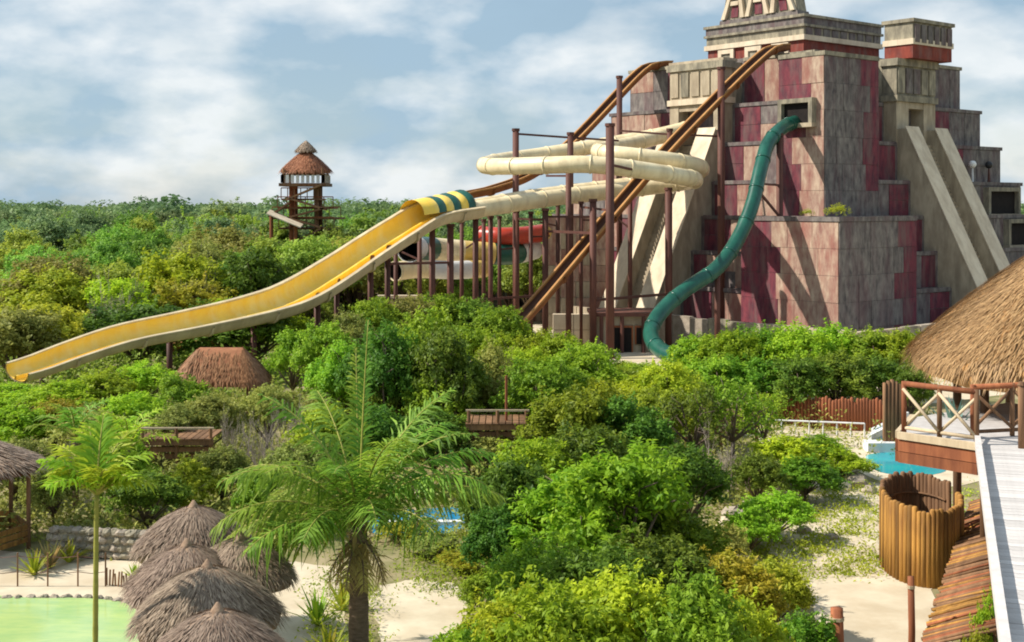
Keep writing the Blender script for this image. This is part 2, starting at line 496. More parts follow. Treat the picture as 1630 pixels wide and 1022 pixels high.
# near corner piers: plumb, without setbacks, an upper and a lower block
def pier(a, pe, qe, z0, z1, rows, cap):
    lv = MB().box(-a, pe, -a, qe, z0, z1, PW).build('corner_pier', M['stone'], pyr)
    for fn, e in ((PW, pe), (QW, qe)):
        lo, hi = -a + (0.02 if fn is QW else 0.0), e
        for r_ in range(rows):
            x = lo
            zz0 = z0 + 0.05 + (z1 - 0.3 - z0) * r_ / rows
            zz1 = z0 + 0.05 + (z1 - 0.3 - z0) * (r_ + 1) / rows - 0.02
            if z0 < 0: zz0 = max(zz0, 0.05)
            while x < hi - 0.3:
                w = min(rnd.uniform(1.0, 2.0), hi - x)
                if hi - x - w < 0.9: w = hi - x
                far_ = (x + w / 2 - lo) / (hi - lo)
                mm = (M['stone'] if far_ < 0.82 else M['maroon']) if fn is PW else (M['pink_sunlit'] if far_ < 0.62 else M['maroon'])  # sunlit tone painted on the left side, shaded tone on the right
                MB().box(x + 0.01, x + w - 0.01, -a - rnd.uniform(0.02, 0.06), -a + 0.02, zz0, zz1, fn).build('stone_panel', mm, lv)
                x += w
        MB().box(lo - (0.1 if fn is PW else 0.0), hi, -a - 0.1, -a + 0.04, z1 - 0.24, z1 + 0.04, fn).build('cornice', cap, lv)
pier(12.2, p_at(1398, -12.2), q_at(1240, -12.2), 8.1, 18.85, 6, M['mossy'])
pier(16.5, p_at(1458, -16.5), q_at(1180, -16.5), -0.2, 8.2, 5, M['stone'])
# summit temple
A = 4.62
tw = MB().box(-A, A, -A, A, 19.4, 20.95, PW).build('temple_wall', M['red'], pyr)
MB().box(-A - 0.22, A + 0.22, -A - 0.22, A + 0.22, 20.95, 21.32, PW).build('cornice', M['cream'], pyr)
MB().box(-A - 0.08, A + 0.08, -A - 0.08, A + 0.08, 21.32, 21.92, PW).build('frieze', M['mossy'], pyr)
MB().box(-A - 0.24, A + 0.24, -A - 0.24, A + 0.24, 21.92, 22.1, PW).build('cornice', M['mossy'], pyr)
MB().box(-A - 0.12, A + 0.12, -A - 0.12, A + 0.12, 22.1, 22.62, PW).build('frieze', M['stone'], pyr)
MB().box(-A - 0.26, A + 0.26, -A - 0.26, A + 0.26, 22.62, 22.82, PW).build('cornice', M['mossy'], pyr)
for fn in (PW,):
    for i in range(9):
        s = -A + 0.5 + i * 1.03
        MB().box(s - 0.36, s + 0.36, -A - 0.14, -A - 0.02, 21.36, 21.88, fn).build('frieze_block', M['stone'] if fn is PW else M['cream'], tw)
for i, px in enumerate((1157, 1200, 1243)):
    q = q_at(px, -A)
    zl = 19.48
    zh = 20.9
    f = MB().box(q - 0.78, q - 0.45, -A - 0.16, -A + 0.02, zl, zh, QW)
    f.box(q + 0.45, q + 0.78, -A - 0.16, -A + 0.02, zl, zh, QW)
    f.box(q - 0.45, q + 0.45, -A - 0.16, -A + 0.02, zh - 0.34, zh - 0.003, QW)
    fo = f.build('window', M['cream'], pyr)
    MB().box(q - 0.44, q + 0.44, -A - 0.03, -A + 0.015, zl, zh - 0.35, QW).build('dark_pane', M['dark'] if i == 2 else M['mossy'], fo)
# roof comb: tapered wall with A-shaped stucco figures
qa, qb = q_at(1272, -3.9), q_at(1150, -3.9)
def comb(q, p, z):                                # narrows upward
    t = (z - 22.8) / 4.6
    m = (qa + qb) / 2
    return W(p, m + (q - m) * (1 - 0.26 * t), z)
CQ = lambda q, p, z: comb(q, p, z)
rc = MB().box(qa, qb, -4.0, -2.9, 22.8, 27.2, CQ).build('roof_comb', M['mossy'], pyr)
MB().box(qa - 0.12, qb + 0.12, -4.16, -2.8, 22.81, 23.25, CQ).build('comb_base', M['stone'], rc)
n = 3
for i in range(n):
    q0 = qa + (qb - qa) * (i + 0.10) / n
    q1 = qa + (qb - qa) * (i + 0.90) / n
    qm = (q0 + q1) / 2
    fg = MB()
    for s in (q0, q1):
        lo = [comb(s - 0.2, -4.28, 23.3), comb(s + 0.2, -4.28, 23.3), comb(s + 0.2, -3.98, 23.3), comb(s - 0.2, -3.98, 23.3)]
        t = qm + (s - qm) * 0.16
        hi = [comb(t - 0.13, -4.28, 26.4), comb(t + 0.13, -4.28, 26.4), comb(t + 0.13, -3.98, 26.4), comb(t - 0.13, -3.98, 26.4)]
        fg.prism(lo, hi)
    fg.box(qm - 0.42, qm + 0.42, -4.22, -3.98, 24.3, 24.62, CQ)
    fg.build('stucco_figure', M['cream'], rc)
    MB().box(qm - 0.36, qm + 0.36, -4.06, -3.99, 23.4, 24.25, CQ).build('dark_niche', M['maroon'], rc)
    MB().box(qm - 0.28, qm + 0.28, -4.05, -3.99, 24.7, 25.5, CQ).build('dark_niche', M['dark'], rc)
MB().box(qa - 0.1, qb + 0.1, -4.14, -2.8, 26.6, 27.3, CQ).build('comb_crown', M['stone'], rc)

def portal(fn, crown, c0, c1):
    # projecting gate house at the head of a stair: pillars, lintel, dark doorway, upper block
    root = MB()
    root.box(c0, c1, -9.9, -8.5, 13.5, 19.15, fn)
    po = root.build('gate_house', M['mossy'], pyr)
    m = M['tan']
    pw = 1.45 if fn is PW else 0.85
    for x0, x1 in ((c0 - 0.02, c0 + pw), (c1 - pw, c1 + 0.02)):
        MB().box(x0, x1, -11.0, -9.85, 13.0, 16.2, fn).build('pillar', m, po)
    MB().box(c0 + pw - 0.05, c1 - pw + 0.05, -10.95, -9.88, 15.75, 16.18, fn).build('lintel', m, po)
    MB().box(c0 + pw, c1 - pw, -9.93, -9.86, 13.9, 15.8, fn).build('doorway', M['dark'], po)  # solid near-black panel, interior shade painted on
    MB().box(c0 - 0.16, c1 + 0.16, -11.16, -9.8, 16.2, 16.62, fn).build('cornice', M['cream'] if fn is QW else M['mossy'], po)
    MB().box(c0, c1, -11.0, -9.8, 16.62, 18.7, fn).build('upper_wall', M['mossy'] if fn is PW else M['tan'], po)
    for i in range(5):
        s = c0 + (c1 - c0) * (i + 0.5) / 5
        MB().box(s - 0.38, s + 0.38, -11.1, -10.98, 16.8, 18.55, fn).build('stone_panel', rnd.choice([M['stone'], M['mossy']]) if fn is PW else rnd.choice([M['tan'], M['mossy'], M['pink_sunlit']]), po)
    MB().box(c0 - 0.18, c1 + 0.18, -11.2, -9.7, 18.7, 19.2, fn).build('cornice', M['mossy'], po)
    if crown:
        u0, u1 = -1.9, 2.95
        MB().box(u0, u1, -11.9, -9.6, 19.2, 20.15, fn).build('red_band', M['red'], po)
        MB().box(u0 - 0.1, u1 + 0.1, -12.0, -9.5, 20.15, 20.55, fn).build('cornice', M['cream'], po)
        fz = MB().box(u0, u1, -11.9, -9.6, 20.55, 21.7, fn).build('frieze', M['mossy'], po)
        for i in range(6):
            s = u0 + (u1 - u0) * (i + 0.5) / 6
            MB().box(s - 0.27, s + 0.27, -12.03, -11.88, 20.3, 21.55, fn).build('frieze_block', M['stone'], po)
        MB().box(u0 - 0.15, u1 + 0.15, -12.08, -9.45, 21.7, 21.95, fn).build('cornice', M['mossy'], po)
    else:
        MB().box(c0 - 0.1, c1 + 0.1, -11.02, -9.5, 19.2, 19.4, fn).build('cornice', M['tan'], po)
    return po
portal(PW, True, -2.5, 2.25)
portal(QW, False, -2.5, 2.6)
def stair(fn, m):
    # two sloping balustrades with steps between them
    zt_, q0, q1, zb_ = 14.25, -11.1, -18.6, 0.0
    sl = (zt_ - zb_) / (q0 - q1 - 0.65)
    st = MB()
    n = 46
    for i in range(n):
        z1 = 13.2 * (n - i) / n
        qf = q0 - 0.1 - (13.2 - z1) / sl
        st.box(-1.0, 1.2, qf - 0.20, -8.0, z1 - 13.2 / n - 0.02, z1, fn)
    so = st.build('stair_flight', M['tan'], pyr)
    for x0, x1 in ((-2.45, -0.95), (1.15, 2.65)):
        pr = [(q0 + 1.5, 0), (q1 - 0.1, 0), (q1 - 0.1, 0.25), (q0 - 0.65, zt_), (q0 + 1.5, zt_)]
        MB().prism([fn(x0, a, b) for a, b in pr], [fn(x1, a, b) for a, b in pr]).build('balustrade', m, pyr)
        t = MB()
        lo = [fn(x0 - 0.06, q0 - 0.62, zt_ + 0.02), fn(x1 + 0.06, q0 - 0.62, zt_ + 0.02), fn(x1 + 0.06, q1 - 0.12, 0.28), fn(x0 - 0.06, q1 - 0.12, 0.28)]
        t.prism(lo, [(v[0], v[1], v[2] + 0.16) for v in lo]).build('coping', M['cream'], pyr)
stair(PW, M['tan'])
stair(QW, M['tan'])
# dark mouth of the green tube on the left face, and a doorway low on the far right
def mouth(fn, a, x0, x1, z0, z1, d=0.5):
    fr = MB()
    fr.box(x0 - 0.3, x0, -a - d, -a + 0.02, z0 - 0.02, z1 + 0.3, fn)
    fr.box(x1, x1 + 0.3, -a - d, -a + 0.02, z0 - 0.02, z1 + 0.3, fn)
    fr.box(x0, x1, -a - d + 0.003, -a + 0.02, z1, z1 + 0.297, fn)
    fo = fr.build('opening_frame', M['mossy'], pyr)
    MB().box(x0, x1, -a - 0.16, -a - 0.115, z0, z1, fn).build('opening_shade', M['dark'], fo)  # black panel carries the shade inside the mouth
    MB().box(x0 - 0.32, x1 + 0.32, -a - d - 0.05, -a, z0 - 0.3, z0 - 0.025, fn).build('sill', M['tan'], fo)
mouth(QW, 12.2, q_at(1296, -12.2) + 0.1, q_at(1251, -12.2), 14.3, 15.6)
mouth(PW, AK[3], p_at(1568, -AK[3]), p_at(1612, -AK[3]), 8.3, 9.95)
mouth(PW, AK[4], p_at(1600, -AK[4]), p_at(1640, -AK[4]), 6.0, 7.6)
# low retaining wall in front of the base
wl = thing('retaining_wall', P(1300, 505, 76), 'low pale stone retaining wall along the foot of the pyramid', 'wall')
a0, a1 = W(-3, -20.5), W(-19.5, -20.5)
a2 = W(-20.5, 6)
for (s, e, nn) in ((Vector(W(14, -20.2)), Vector(W(-20.2, -20.2)), 22), (Vector(W(-20.2, -20.2)), Vector(W(-20.2, 4)), 16)):
    for i in range(nn):
        p0, p1 = s.lerp(e, (i + 0.02) / nn), s.lerp(e, (i + 0.98) / nn)
        hz = 2.0 + rnd.uniform(-0.06, 0.06)
        MB().bar((p0.x, p0.y, hz / 2 - 0.1), (p1.x, p1.y, hz / 2 - 0.1), 0.4 + rnd.uniform(-0.05, 0.05), hz).build('stone_block', rnd.choice([M['tan'], M['mossy'], M['rock']]), wl)

# ------------------------------------------------------------------ slides
def ring_mesh(name, r, w, n=20):
    m = MB()
    prof = [(r * 0.99, -w / 2), (r * 1.07, -w / 2), (r * 1.07, w / 2), (r * 0.99, w / 2)]
    for i in range(n):
        t = 2 * math.pi * i / n
        for rr, zz in prof: m.v.append((rr * math.cos(t), rr * math.sin(t), zz))
    for i in range(n):
        j = (i + 1) % n
        for k in range(4):
            l = (k + 1) % 4
            m.f.append((i * 4 + k, j * 4 + k, j * 4 + l, i * 4 + l))
    return m.mesh(name, True)
def tube_slide(name, pts, r, m, label, every=2.6, hollow_end=True, flange_m=None):
    path = spline(pts, 0.4)
    root = thing(name, (path[-1].x, path[-1].y, 0), label, 'water slide')
    MB().tube(path, r, 20, False).build('tube', m, root, True)
    MB().tube([p for p in path], r * 0.95, 20, False).build('tube_lining', m, root, True)
    rm = ring_mesh('flange', r, 0.12)
    acc = every
    for i in range(1, len(path) - 1):
        acc += (path[i] - path[i - 1]).length
        if acc >= every:
            acc = 0
            d = (path[i + 1] - path[i - 1]).normalized()
            place('flange', rm, flange_m or m, root, path[i], d.to_track_quat('Z', 'Y').to_euler())
    return root
TA = [P(1100, 203, 93.2), P(1040, 217, 92), P(960, 231, 91.2), P(860, 247, 89.8), P(797, 256, 87.2), P(772, 263, 84), P(795, 265, 80.4), P(870, 263, 77.8), P(940, 262, 77), P(1015, 270, 77.4), P(1082, 281, 79.3), P(1106, 286, 82.2), P(1086, 291, 85.2), P(1000, 302, 85), P(880, 315, 82), P(742, 336, 78.0)]
TB = [P(1082, 207, 94), P(1035, 222, 90.2), P(985, 233, 88), P(955, 239, 85.6), P(960, 243, 82.8), P(1000, 247, 81.4), P(1065, 255, 81.6), P(1110, 264, 83.8), P(1114, 273, 86.6), P(1075, 283, 88.2), P(980, 297, 87.6), P(860, 312, 85), P(748, 331, 80.4)]
tube_slide('tube_slide', TA, 0.53, M['tube_cream'], 'cream tube slide with the wide left loop in front of pyramid', 2.4)
tube_slide('tube_slide', TB, 0.52, M['tube_cream'], 'cream tube slide coiling tightly behind the front tube beside pyramid', 2.4)
TG = [P(1277, 189, 86.2), P(1264, 195, 84.4), P(1246, 203, 83), P(1223, 228, 81.6), P(1211, 268, 80.2), P(1196, 330, 78.6), P(1172, 385, 77.4), P(1140, 428, 76.2), P(1090, 462, 75.2), P(1052, 497, 74.2), P(1036, 530, 72.8), P(1050, 556, 70.8), P(1090, 574, 68.6), P(1130, 584, 66.5)]
tube_slide('tube_slide', TG, 0.45, M['tube_green'], 'dark green tube slide dropping from the pyramid corner into the trees', 2.2)
# low striped tube and red tube under the coil
def striped(name, pts, r, mats, label, k=5):
    path = spline(pts, 0.4)
    root = thing(name, (path[0].x, path[0].y, 0), label, 'water slide')
    i, c = 0, 0
    while i < len(path) - 1:
        seg = path[i:min(i + k + 1, len(path))]
        if len(seg) > 1:
            MB().tube(seg, r, 18, False).build('tube_segment', mats[c % len(mats)], root, True)
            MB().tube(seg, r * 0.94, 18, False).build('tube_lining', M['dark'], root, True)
        c += 1
        i += k
    rm = ring_mesh('end_ring', r, 0.2)
    d = (path[1] - path[0]).normalized()
    place('end_ring', rm, mats[0], root, path[0], d.to_track_quat('Z', 'Y').to_euler())
    return root
striped('striped_tube_slide', [P(652, 398, 84), P(668, 395, 86.5), P(700, 397, 88.5), P(760, 402, 89.5), P(812, 404, 90.5), P(850, 396, 93)], 0.78, [M['white_paint'], M['tube_green'], M['tube_cream'], M['tube_yellow'], M['tube_green']], 'striped green, white and yellow tube slide under the flume', 5)
striped('red_tube_slide', [P(768, 374, 91), P(800, 376, 90), P(840, 374, 91), P(880, 368, 93)], 0.62, [M['tube_red'], M['tube_red'], M['tube_yellow']], 'short red tube slide behind the brown posts', 6)
striped('cream_tube_slide', [P(630, 432, 83.5), P(665, 428, 85), P(720, 430, 86.5), P(770, 428, 89)], 0.62, [M['tube_cream'], M['white_paint'], M['tube_yellow']], 'low cream tube slide beneath the striped tube', 7)

def flume(name, pts, label, width, depth, m_in, m_out, m_rim, bank=0.0, lanes=1, cat='water slide', step=0.7, wall=0.10, ribs=None, taper=1.0):
    path = spline(pts, step)
    root = thing(name, (path[-1].x, path[-1].y, 0), label, cat)
    n = len(path)
    prof_in = []
    k = 10
    for i in range(k + 1):                        # rounded trough
        t = math.pi * i / k
        x = -math.cos(t) * width / 2
        z = depth * (1 - math.sin(t) ** 0.6)
        prof_in.append((x, z))
    prof_out = [(x * (1 + 2 * wall / width), z - wall) for x, z in prof_in]
    def frame(i):
        d = (path[min(i + 1, n - 1)] - path[max(i - 1, 0)]).normalized()
        side = d.cross(Vector((0, 0, 1))).normalized()
        up = side.cross(d).normalized()
        c, s_ = math.cos(bank), math.sin(bank)
        t = max(0.0, (i / (n - 1) - 0.45) / 0.55)
        k_ = 1 + (taper - 1) * t
        return (side * c + up * s_) * k_, (up * c - side * s_) * k_
    def sweep(prof, lo=0, hi=None):
        mb = MB()
        hi = hi or n
        for i in range(lo, hi):
            sd_, up = frame(i)
            for x, z in prof: mb.v.append(tuple(path[i] + sd_ * x + up * z))
        m_ = len(prof)
        for i in range(hi - lo - 1):
            for j in range(m_ - 1):
                mb.f.append((i * m_ + j, i * m_ + j + 1, (i + 1) * m_ + j + 1, (i + 1) * m_ + j))
        return mb
    sweep(prof_in).build('channel', m_in, root, True)
    sweep(prof_out).build('shell', m_out, root, True)
    for s in (-1, 1):
        x = s * (width / 2 + wall / 2)
        rim = [(x - 0.09, depth - 0.06), (x - 0.09, depth + 0.05), (x + 0.09, depth + 0.05), (x + 0.09, depth - 0.06), (x - 0.09, depth - 0.06)]
        sweep(rim).build('rim', m_rim, root)
    if lanes > 1:
        for l in range(1, lanes):
            x = -width / 2 + width * l / lanes
            pr = [(x - 0.10, -0.01), (x - 0.05, depth * 0.35), (x + 0.05, depth * 0.35), (x + 0.10, -0.01)]
            sweep(pr).build('lane_divider', m_in, root)
    if ribs:
        for i in range(2, n - 1, ribs):
            sd_, up = frame(i)
            d = (path[i + 1] - path[i - 1]).normalized()
            mb = MB()
            for e in (-0.06, 0.06):
                for x, z in prof_out:
                    for q in (0.0, 0.07):
                        nx = x * (1 + q * 1.2 / (width / 2))
                        mb.v.append(tuple(path[i] + d * e + sd_ * nx + up * (z - q)))
            m_ = len(prof_out)
            o2 = m_ * 2
            for j in range(m_ - 1):
                a_, b_ = j * 2, j * 2 + 2
                mb.f += [(a_ + 1, b_ + 1, o2 + b_ + 1, o2 + a_ + 1), (a_, b_, b_ + 1, a_ + 1), (o2 + a_ + 1, o2 + b_ + 1, o2 + b_, o2 + a_)]
            mb.build('joint_flange', m_out, root)
    return root, path
FL = [P(752, 342, 78.4), P(690, 353, 76.6), P(640, 381, 75), P(590, 413, 73.3), P(540, 446, 71.5), P(470, 487, 68.6), P(400, 509, 66), P(300, 530, 63), P(200, 549, 60), P(120, 573, 57.6), P(60, 594, 55.8), P(24, 604, 54.6)]
flume('yellow_flume', FL, 'long wide yellow flume with tan outer walls sweeping down to the left', 2.15, 0.90, M['flume_yellow'], M['flume_tan'], M['flume_tan'], bank=R(20), lanes=2, ribs=5, taper=0.55)
def t_pt(q, t, z):
    v = Vector(W(-8.9 - t, q, z))
    return v
q1 = q_at(1240, -8.9)
S1 = [t_pt(q1, -0.6, 19.75), t_pt(q1, 0.6, 19.55), t_pt(q1, 2.0, 18.75), t_pt(q1, 5, 16.7), t_pt(q1, 11.3, 12.0), t_pt(q1, 18, 6.4), t_pt(q1, 23, 2.2), t_pt(q1, 25, 1.2), t_pt(q1, 27.5, 0.8)]
flume('speed_slide', S1, 'straight brown speed slide from the temple down across the pyramid front', 0.95, 0.42, M['slide_dark'], M['slide_brown'], M['slide_rim'], ribs=6, wall=0.08)
q2 = q_at(1046, -8.9)
S2 = [t_pt(q2, -1.2, 19.6), t_pt(q2, 0.4, 19.4), t_pt(q2, 2.2, 18.4), t_pt(q2, 8.4, 13.4), t_pt(q2, 12.5, 10.9), t_pt(q2, 16, 9.8), t_pt(q2, 19, 9.2), t_pt(q2, 23, 7.6), t_pt(q2, 30, 3.6), t_pt(q2, 36, 1.0), t_pt(q2, 40, 0.6)]
flume('speed_slide', S2, 'curved brown speed slide leaving the top left of the pyramid', 0.95, 0.42, M['slide_dark'], M['slide_brown'], M['slide_rim'], ribs=6, wall=0.08)
# slide start box at the upper left and the petal hood over the flume head
hd = thing('petal_hood', P(694, 345, 77), 'yellow and green scalloped hood over the head of the yellow flume', 'slide hood')
fp = [P(738, 338, 78.3), P(694, 344, 76.8), P(655, 352, 75.3)]
for i in range(7):
    a_, b_ = fp[0].lerp(fp[2], i / 7), fp[0].lerp(fp[2], (i + 1) / 7)
    mb = MB()
    d = (fp[2] - fp[0]); d.z = 0; d.normalize()
    sd_ = d.cross(Vector((0, 0, 1)))
    kk = 12
    for j, (c, rr) in enumerate(((a_, 1.12), (a_.lerp(b_, 0.5), 1.34 - 0.04 * i), (b_, 1.12))):
        for t in range(kk + 1):
            an = math.pi * t / kk
            mb.v.append(tuple(c + sd_ * math.cos(an) * rr + Vector((0, 0, 0.35 + math.sin(an) * rr * 0.8))))
    for j in range(2):
        for t in range(kk):
            mb.f.append((j * (kk + 1) + t, j * (kk + 1) + t + 1, (j + 1) * (kk + 1) + t + 1, (j + 1) * (kk + 1) + t))
    mb.build('petal', (M['tube_green'], M['flume_yellow'], M['tube_cream'])[(0, 1, 0, 1, 0, 1, 1)[i]], hd, True)

# ------------------------------------------------------------------ steel posts
def post(px, ytop, Y, w, label, beams=(), cap=True):
    b = GX(px, Y)
    top = P(px, ytop, Y)
    t = thing('support_post', b, label, 'post', 'brown steel posts carrying the slides')
    MB().tube([b + Vector((0, 0, -0.2)), top], w / 2, 10).build('shaft', M['steel'], t, True)
    MB().tube([top + Vector((0, 0, -0.12)), top + Vector((0, 0, 0.06))], w / 2 + 0.05, 10).build('cap', M['steel'], t)
    MB().tube([b + Vector((0, 0, -0.1)), b + Vector((0, 0, 0.12))], w / 2 + 0.12, 10).build('base_plate', M['steel'], t)
    for q in beams:
        MB().bar(P(px, q[0], Y), P(q[1], q[2], q[3]), q[4] if len(q) > 4 else 0.13).build('arm', M['steel'], t)
    return t
post(821, 206, 84.5, 0.42, 'leftmost tall brown post, poking above the cream loop', [(213, 907, 219, 84.5)])
post(908, 212, 84.5, 0.40, 'second tall brown post above the cream loop, joined by a thin bar', [(219, 985, 224, 84.2)])
post(986, 122, 93.5, 0.42, 'tallest brown post reaching up to the curved speed slide')
post(971, 198, 75.2, 0.50, 'thick dark brown post standing in front of the coiled tubes', [(262, 1015, 272, 77.2), (335, 930, 330, 82)])
post(944, 318, 77.5, 0.42, 'brown post just left of the thick front post', [(345, 905, 345, 80)])
post(905, 268, 80.5, 0.36, 'brown post under the middle of the exit tubes', [(280, 870, 280, 82), (345, 868, 345, 81)])
post(1066, 206, 86.5, 0.36, 'brown post beside the right turn of the coil', [(214, 986, 208, 88), (214, 1147, 217, 87)])
post(1064, 300, 79.8, 0.42, 'lower brown post beneath the right turn of the coil')
post(1148, 108, 85.5, 0.48, 'tall brown post crossing the straight speed slide', [(140, 1150, 128, 86.6)])
post(1241, 214, 82.2, 0.42, 'rust brown post under the top of the green tube', [(295, 1205, 292, 79.6), (345, 1204, 300, 79.6)])
post(1142, 436, 76.2, 0.34, 'short brown post holding the lower green tube')
post(868, 333, 80.5, 0.38, 'brown post under the exit tubes left of the straight slide', [(350, 820, 348, 81.5)])
post(822, 335, 81.5, 0.36, 'brown post beside the red tube, right of the hood')
post(781, 345, 79.5, 0.30, 'slim brown post near the red tube')
post(757, 347, 78.6, 0.36, 'brown post right of the flume head')
post(735, 352, 80.5, 0.26, 'thin brown post behind the flume head')
post(717, 358, 77.2, 0.40, 'thick brown post under the flume head')
post(688, 363, 76.4, 0.36, 'brown post crossing the striped tube')
post(630, 385, 76.6, 0.26, 'thin brown post left of the dark tube mouth')
post(617, 392, 74.2, 0.34, 'brown post under the yellow flume near the dark tube mouth')
post(590, 408, 73.3, 0.34, 'brown post second from the dark tube mouth under the flume')
post(536, 445, 71.4, 0.30, 'brown post under the bend of the flume')
post(505, 468, 70.0, 0.36, 'brown post midway under the yellow flume')
post(404, 512, 66.2, 0.30, 'brown post left of the flume bend above the rust roof')
post(270, 540, 62.5, 0.30, 'brown post under the lower run of the yellow flume')
xr = random.Random(44)
for px, yt, Yp, lab in ((668, 370, 80, 'thin post behind the flume head, near the tube mouth'), (770, 350, 83, 'thin post in the cluster left of the red tube'), (795, 345, 84, 'thin post in front of the red tube'), (845, 338, 84, 'thin post between red tube and straight slide'), (888, 325, 83, 'thin post just right of the red tube'), (925, 322, 82, 'thin post crossing the straight slide'), (1003, 305, 86, 'thin post behind the thick front post')):
    post(px, yt, Yp, 0.24 + xr.uniform(0, 0.1), lab, [(yt + xr.uniform(25, 60), px + xr.choice((-28, 30)), yt + xr.uniform(25, 60), Yp + 0.5, 0.1)])
# long horizontal tie beams between the posts
tb = thing('tie_beam', P(740, 478, 78), 'long thin brown tie beams low between the flume posts', 'beam')
for a_, b_ in ((P(590, 476, 73.3), P(717, 480, 77.2)), (P(717, 480, 77.2), P(868, 470, 80.5)), (P(617, 420, 74.2), P(717, 418, 77.2))):
    MB().bar(a_, b_, 0.14).build('beam', M['steel'], tb)
tb2 = thing('tie_beam', P(1000, 473, 78), 'dark tie beam between the posts left of the green tube', 'beam')
for a_, b_ in ((P(944, 478, 77.5), P(1064, 468, 79.8)), (P(944, 371, 77.5), P(868, 368, 80.5))):
    MB().bar(a_, b_, 0.16).build('beam', M['steel'], tb2)

# pump house and pale walls at the foot of the posts
ph = thing('pump_house', GX(995, 78.5), 'small ochre building with dark openings at the foot of the posts', 'building')
X0, X1 = GX(948, 78).x, GX(1046, 78).x
MB().box(X0, X1, 78.3, 81.5, 0, 2.2).build('wall', M['tan'], ph)
MB().box(X0 - 0.3, X1 + 0.3, 77.9, 81.8, 2.2, 2.42).build('roof', M['steel'], ph)
for xa, xb, z0, z1 in ((0.9, 2.2, 0, 1.5), (2.5, 3.3, 0.5, 1.5)):
    f_ = MB().box(X0 + xa - 0.1, X0 + xb + 0.1, 78.2, 78.32, z0, z1 + 0.12).build('door_frame', M['wood_red'], ph)
    MB().box(X0 + xa, X0 + xb, 78.16, 78.25, z0, z1).build('opening_shade', M['dark'], f_)  # inner shade as a black panel, the wall behind is solid
for x in (0.35, 1.6, 2.9, 3.6):
    MB().tube([(X0 + x, 77.95, 0), (X0 + x, 77.95, 2.2)], 0.12, 8).build('column', M['steel'], ph)
for (xa, xb, y0, y1, Yd, lab) in ((880, 946, 500, 560, 82, 'pale wall behind the posts left of the pump house'), (600, 672, 470, 500, 86, 'pale concrete wall under the striped tube'), (868, 965, 345, 498, 92, 'pinkish block wall behind the slide posts')):
    a_, b_ = P(xa, y0, Yd), P(xb, y1, Yd)
    w_ = thing('low_wall' if Yd < 90 else 'block_wall', GX((xa + xb) / 2, Yd), lab, 'wall')
    nx = max(2, round((b_.x - a_.x) / 1.1))
    nz = max(2, round(a_.z / 1.2))
    for i in range(nx):
        for j in range(nz):
            xx0 = a_.x + (b_.x - a_.x) * i / nx
            xx1 = a_.x + (b_.x - a_.x) * (i + 1) / nx
            MB().box(xx0 + 0.02, xx1 - 0.02, Yd - rnd.uniform(0.0, 0.08), Yd + 0.6, a_.z * j / nz + 0.015, a_.z * (j + 1) / nz - 0.015).build('block', rnd.choice([M['pink_sunlit'], M['pink_sunlit'], M['tan']]) if Yd > 90 else M['cream'], w_)

# globe lamps on the pyramid ledge
for px, m, lab in ((1548, 'lamp_white', 'white globe lamp on the right ledge of the pyramid'), (1574, 'lamp_black', 'black globe lamp on the right ledge of the pyramid')):
    q = -(AK[2] + AK[3]) / 2
    p = p_at(px, q)
    b = Vector(W(p, q, 10.66))
    t = thing('globe_lamp', b, lab, 'lamp')
    MB().tube([b, b + Vector((0, 0, 1.0))], [0.11, 0.06], 8).build('stem', M['steel'] if m == 'lamp_black' else M['white_paint'], t)
    mb = MB()
    mb.tube([b + Vector((0, 0, 1.0 + 0.28 * (1 - math.cos(math.pi * i / 8)))) for i in range(9)], [0.02 + 0.27 * math.sin(math.pi * i / 8) for i in range(9)], 12)
    mb.build('globe', M[m], t, True)
# ------------------------------------------------------------------ foliage meshes
def leaf_cloud(pos, nrm, size, rng, aspect=0.5, tint=None, name='crown'):
    n = len(pos)
    nrm = nrm / (np.linalg.norm(nrm, axis=1, keepdims=True) + 1e-9)
    a = rng.normal(size=(n, 3))
    t = a - nrm * (a * nrm).sum(1, keepdims=True)
    t /= (np.linalg.norm(t, axis=1, keepdims=True) + 1e-9)
    b = np.cross(nrm, t)
    s = size[:, None]
    v = np.empty((n, 4, 3))
    v[:, 0] = pos - t * s * 0.5
    v[:, 1] = pos + b * s * aspect * 0.5 + nrm * s * 0.10
    v[:, 2] = pos + t * s * 0.5
    v[:, 3] = pos - b * s * aspect * 0.5 + nrm * s * 0.10
    me = bpy.data.meshes.new(name)
    me.vertices.add(4 * n)
    me.vertices.foreach_set('co', v.reshape(-1))
    me.loops.add(4 * n)
    me.loops.foreach_set('vertex_index', np.arange(4 * n, dtype=np.int32))
    me.polygons.add(n)
    me.polygons.foreach_set('loop_start', np.arange(0, 4 * n, 4, dtype=np.int32))
    me.polygons.foreach_set('loop_total', np.full(n, 4, dtype=np.int32))
    at = me.attributes.new('tint', 'FLOAT', 'POINT')
    if tint is None: tint = rng.random(n)
    at.data.foreach_set('value', np.repeat(tint, 4).astype(np.float32))
    me.update(calc_edges=True)
    me.validate()
    return me
def tint_mesh(me, seed=0, per=5):
    rng = np.random.default_rng(seed)
    n = len(me.vertices)
    at = me.attributes.new('tint', 'FLOAT', 'POINT')
    at.data.foreach_set('value', np.repeat(rng.random(n // per + 1), per)[:n].astype(np.float32))
    return me

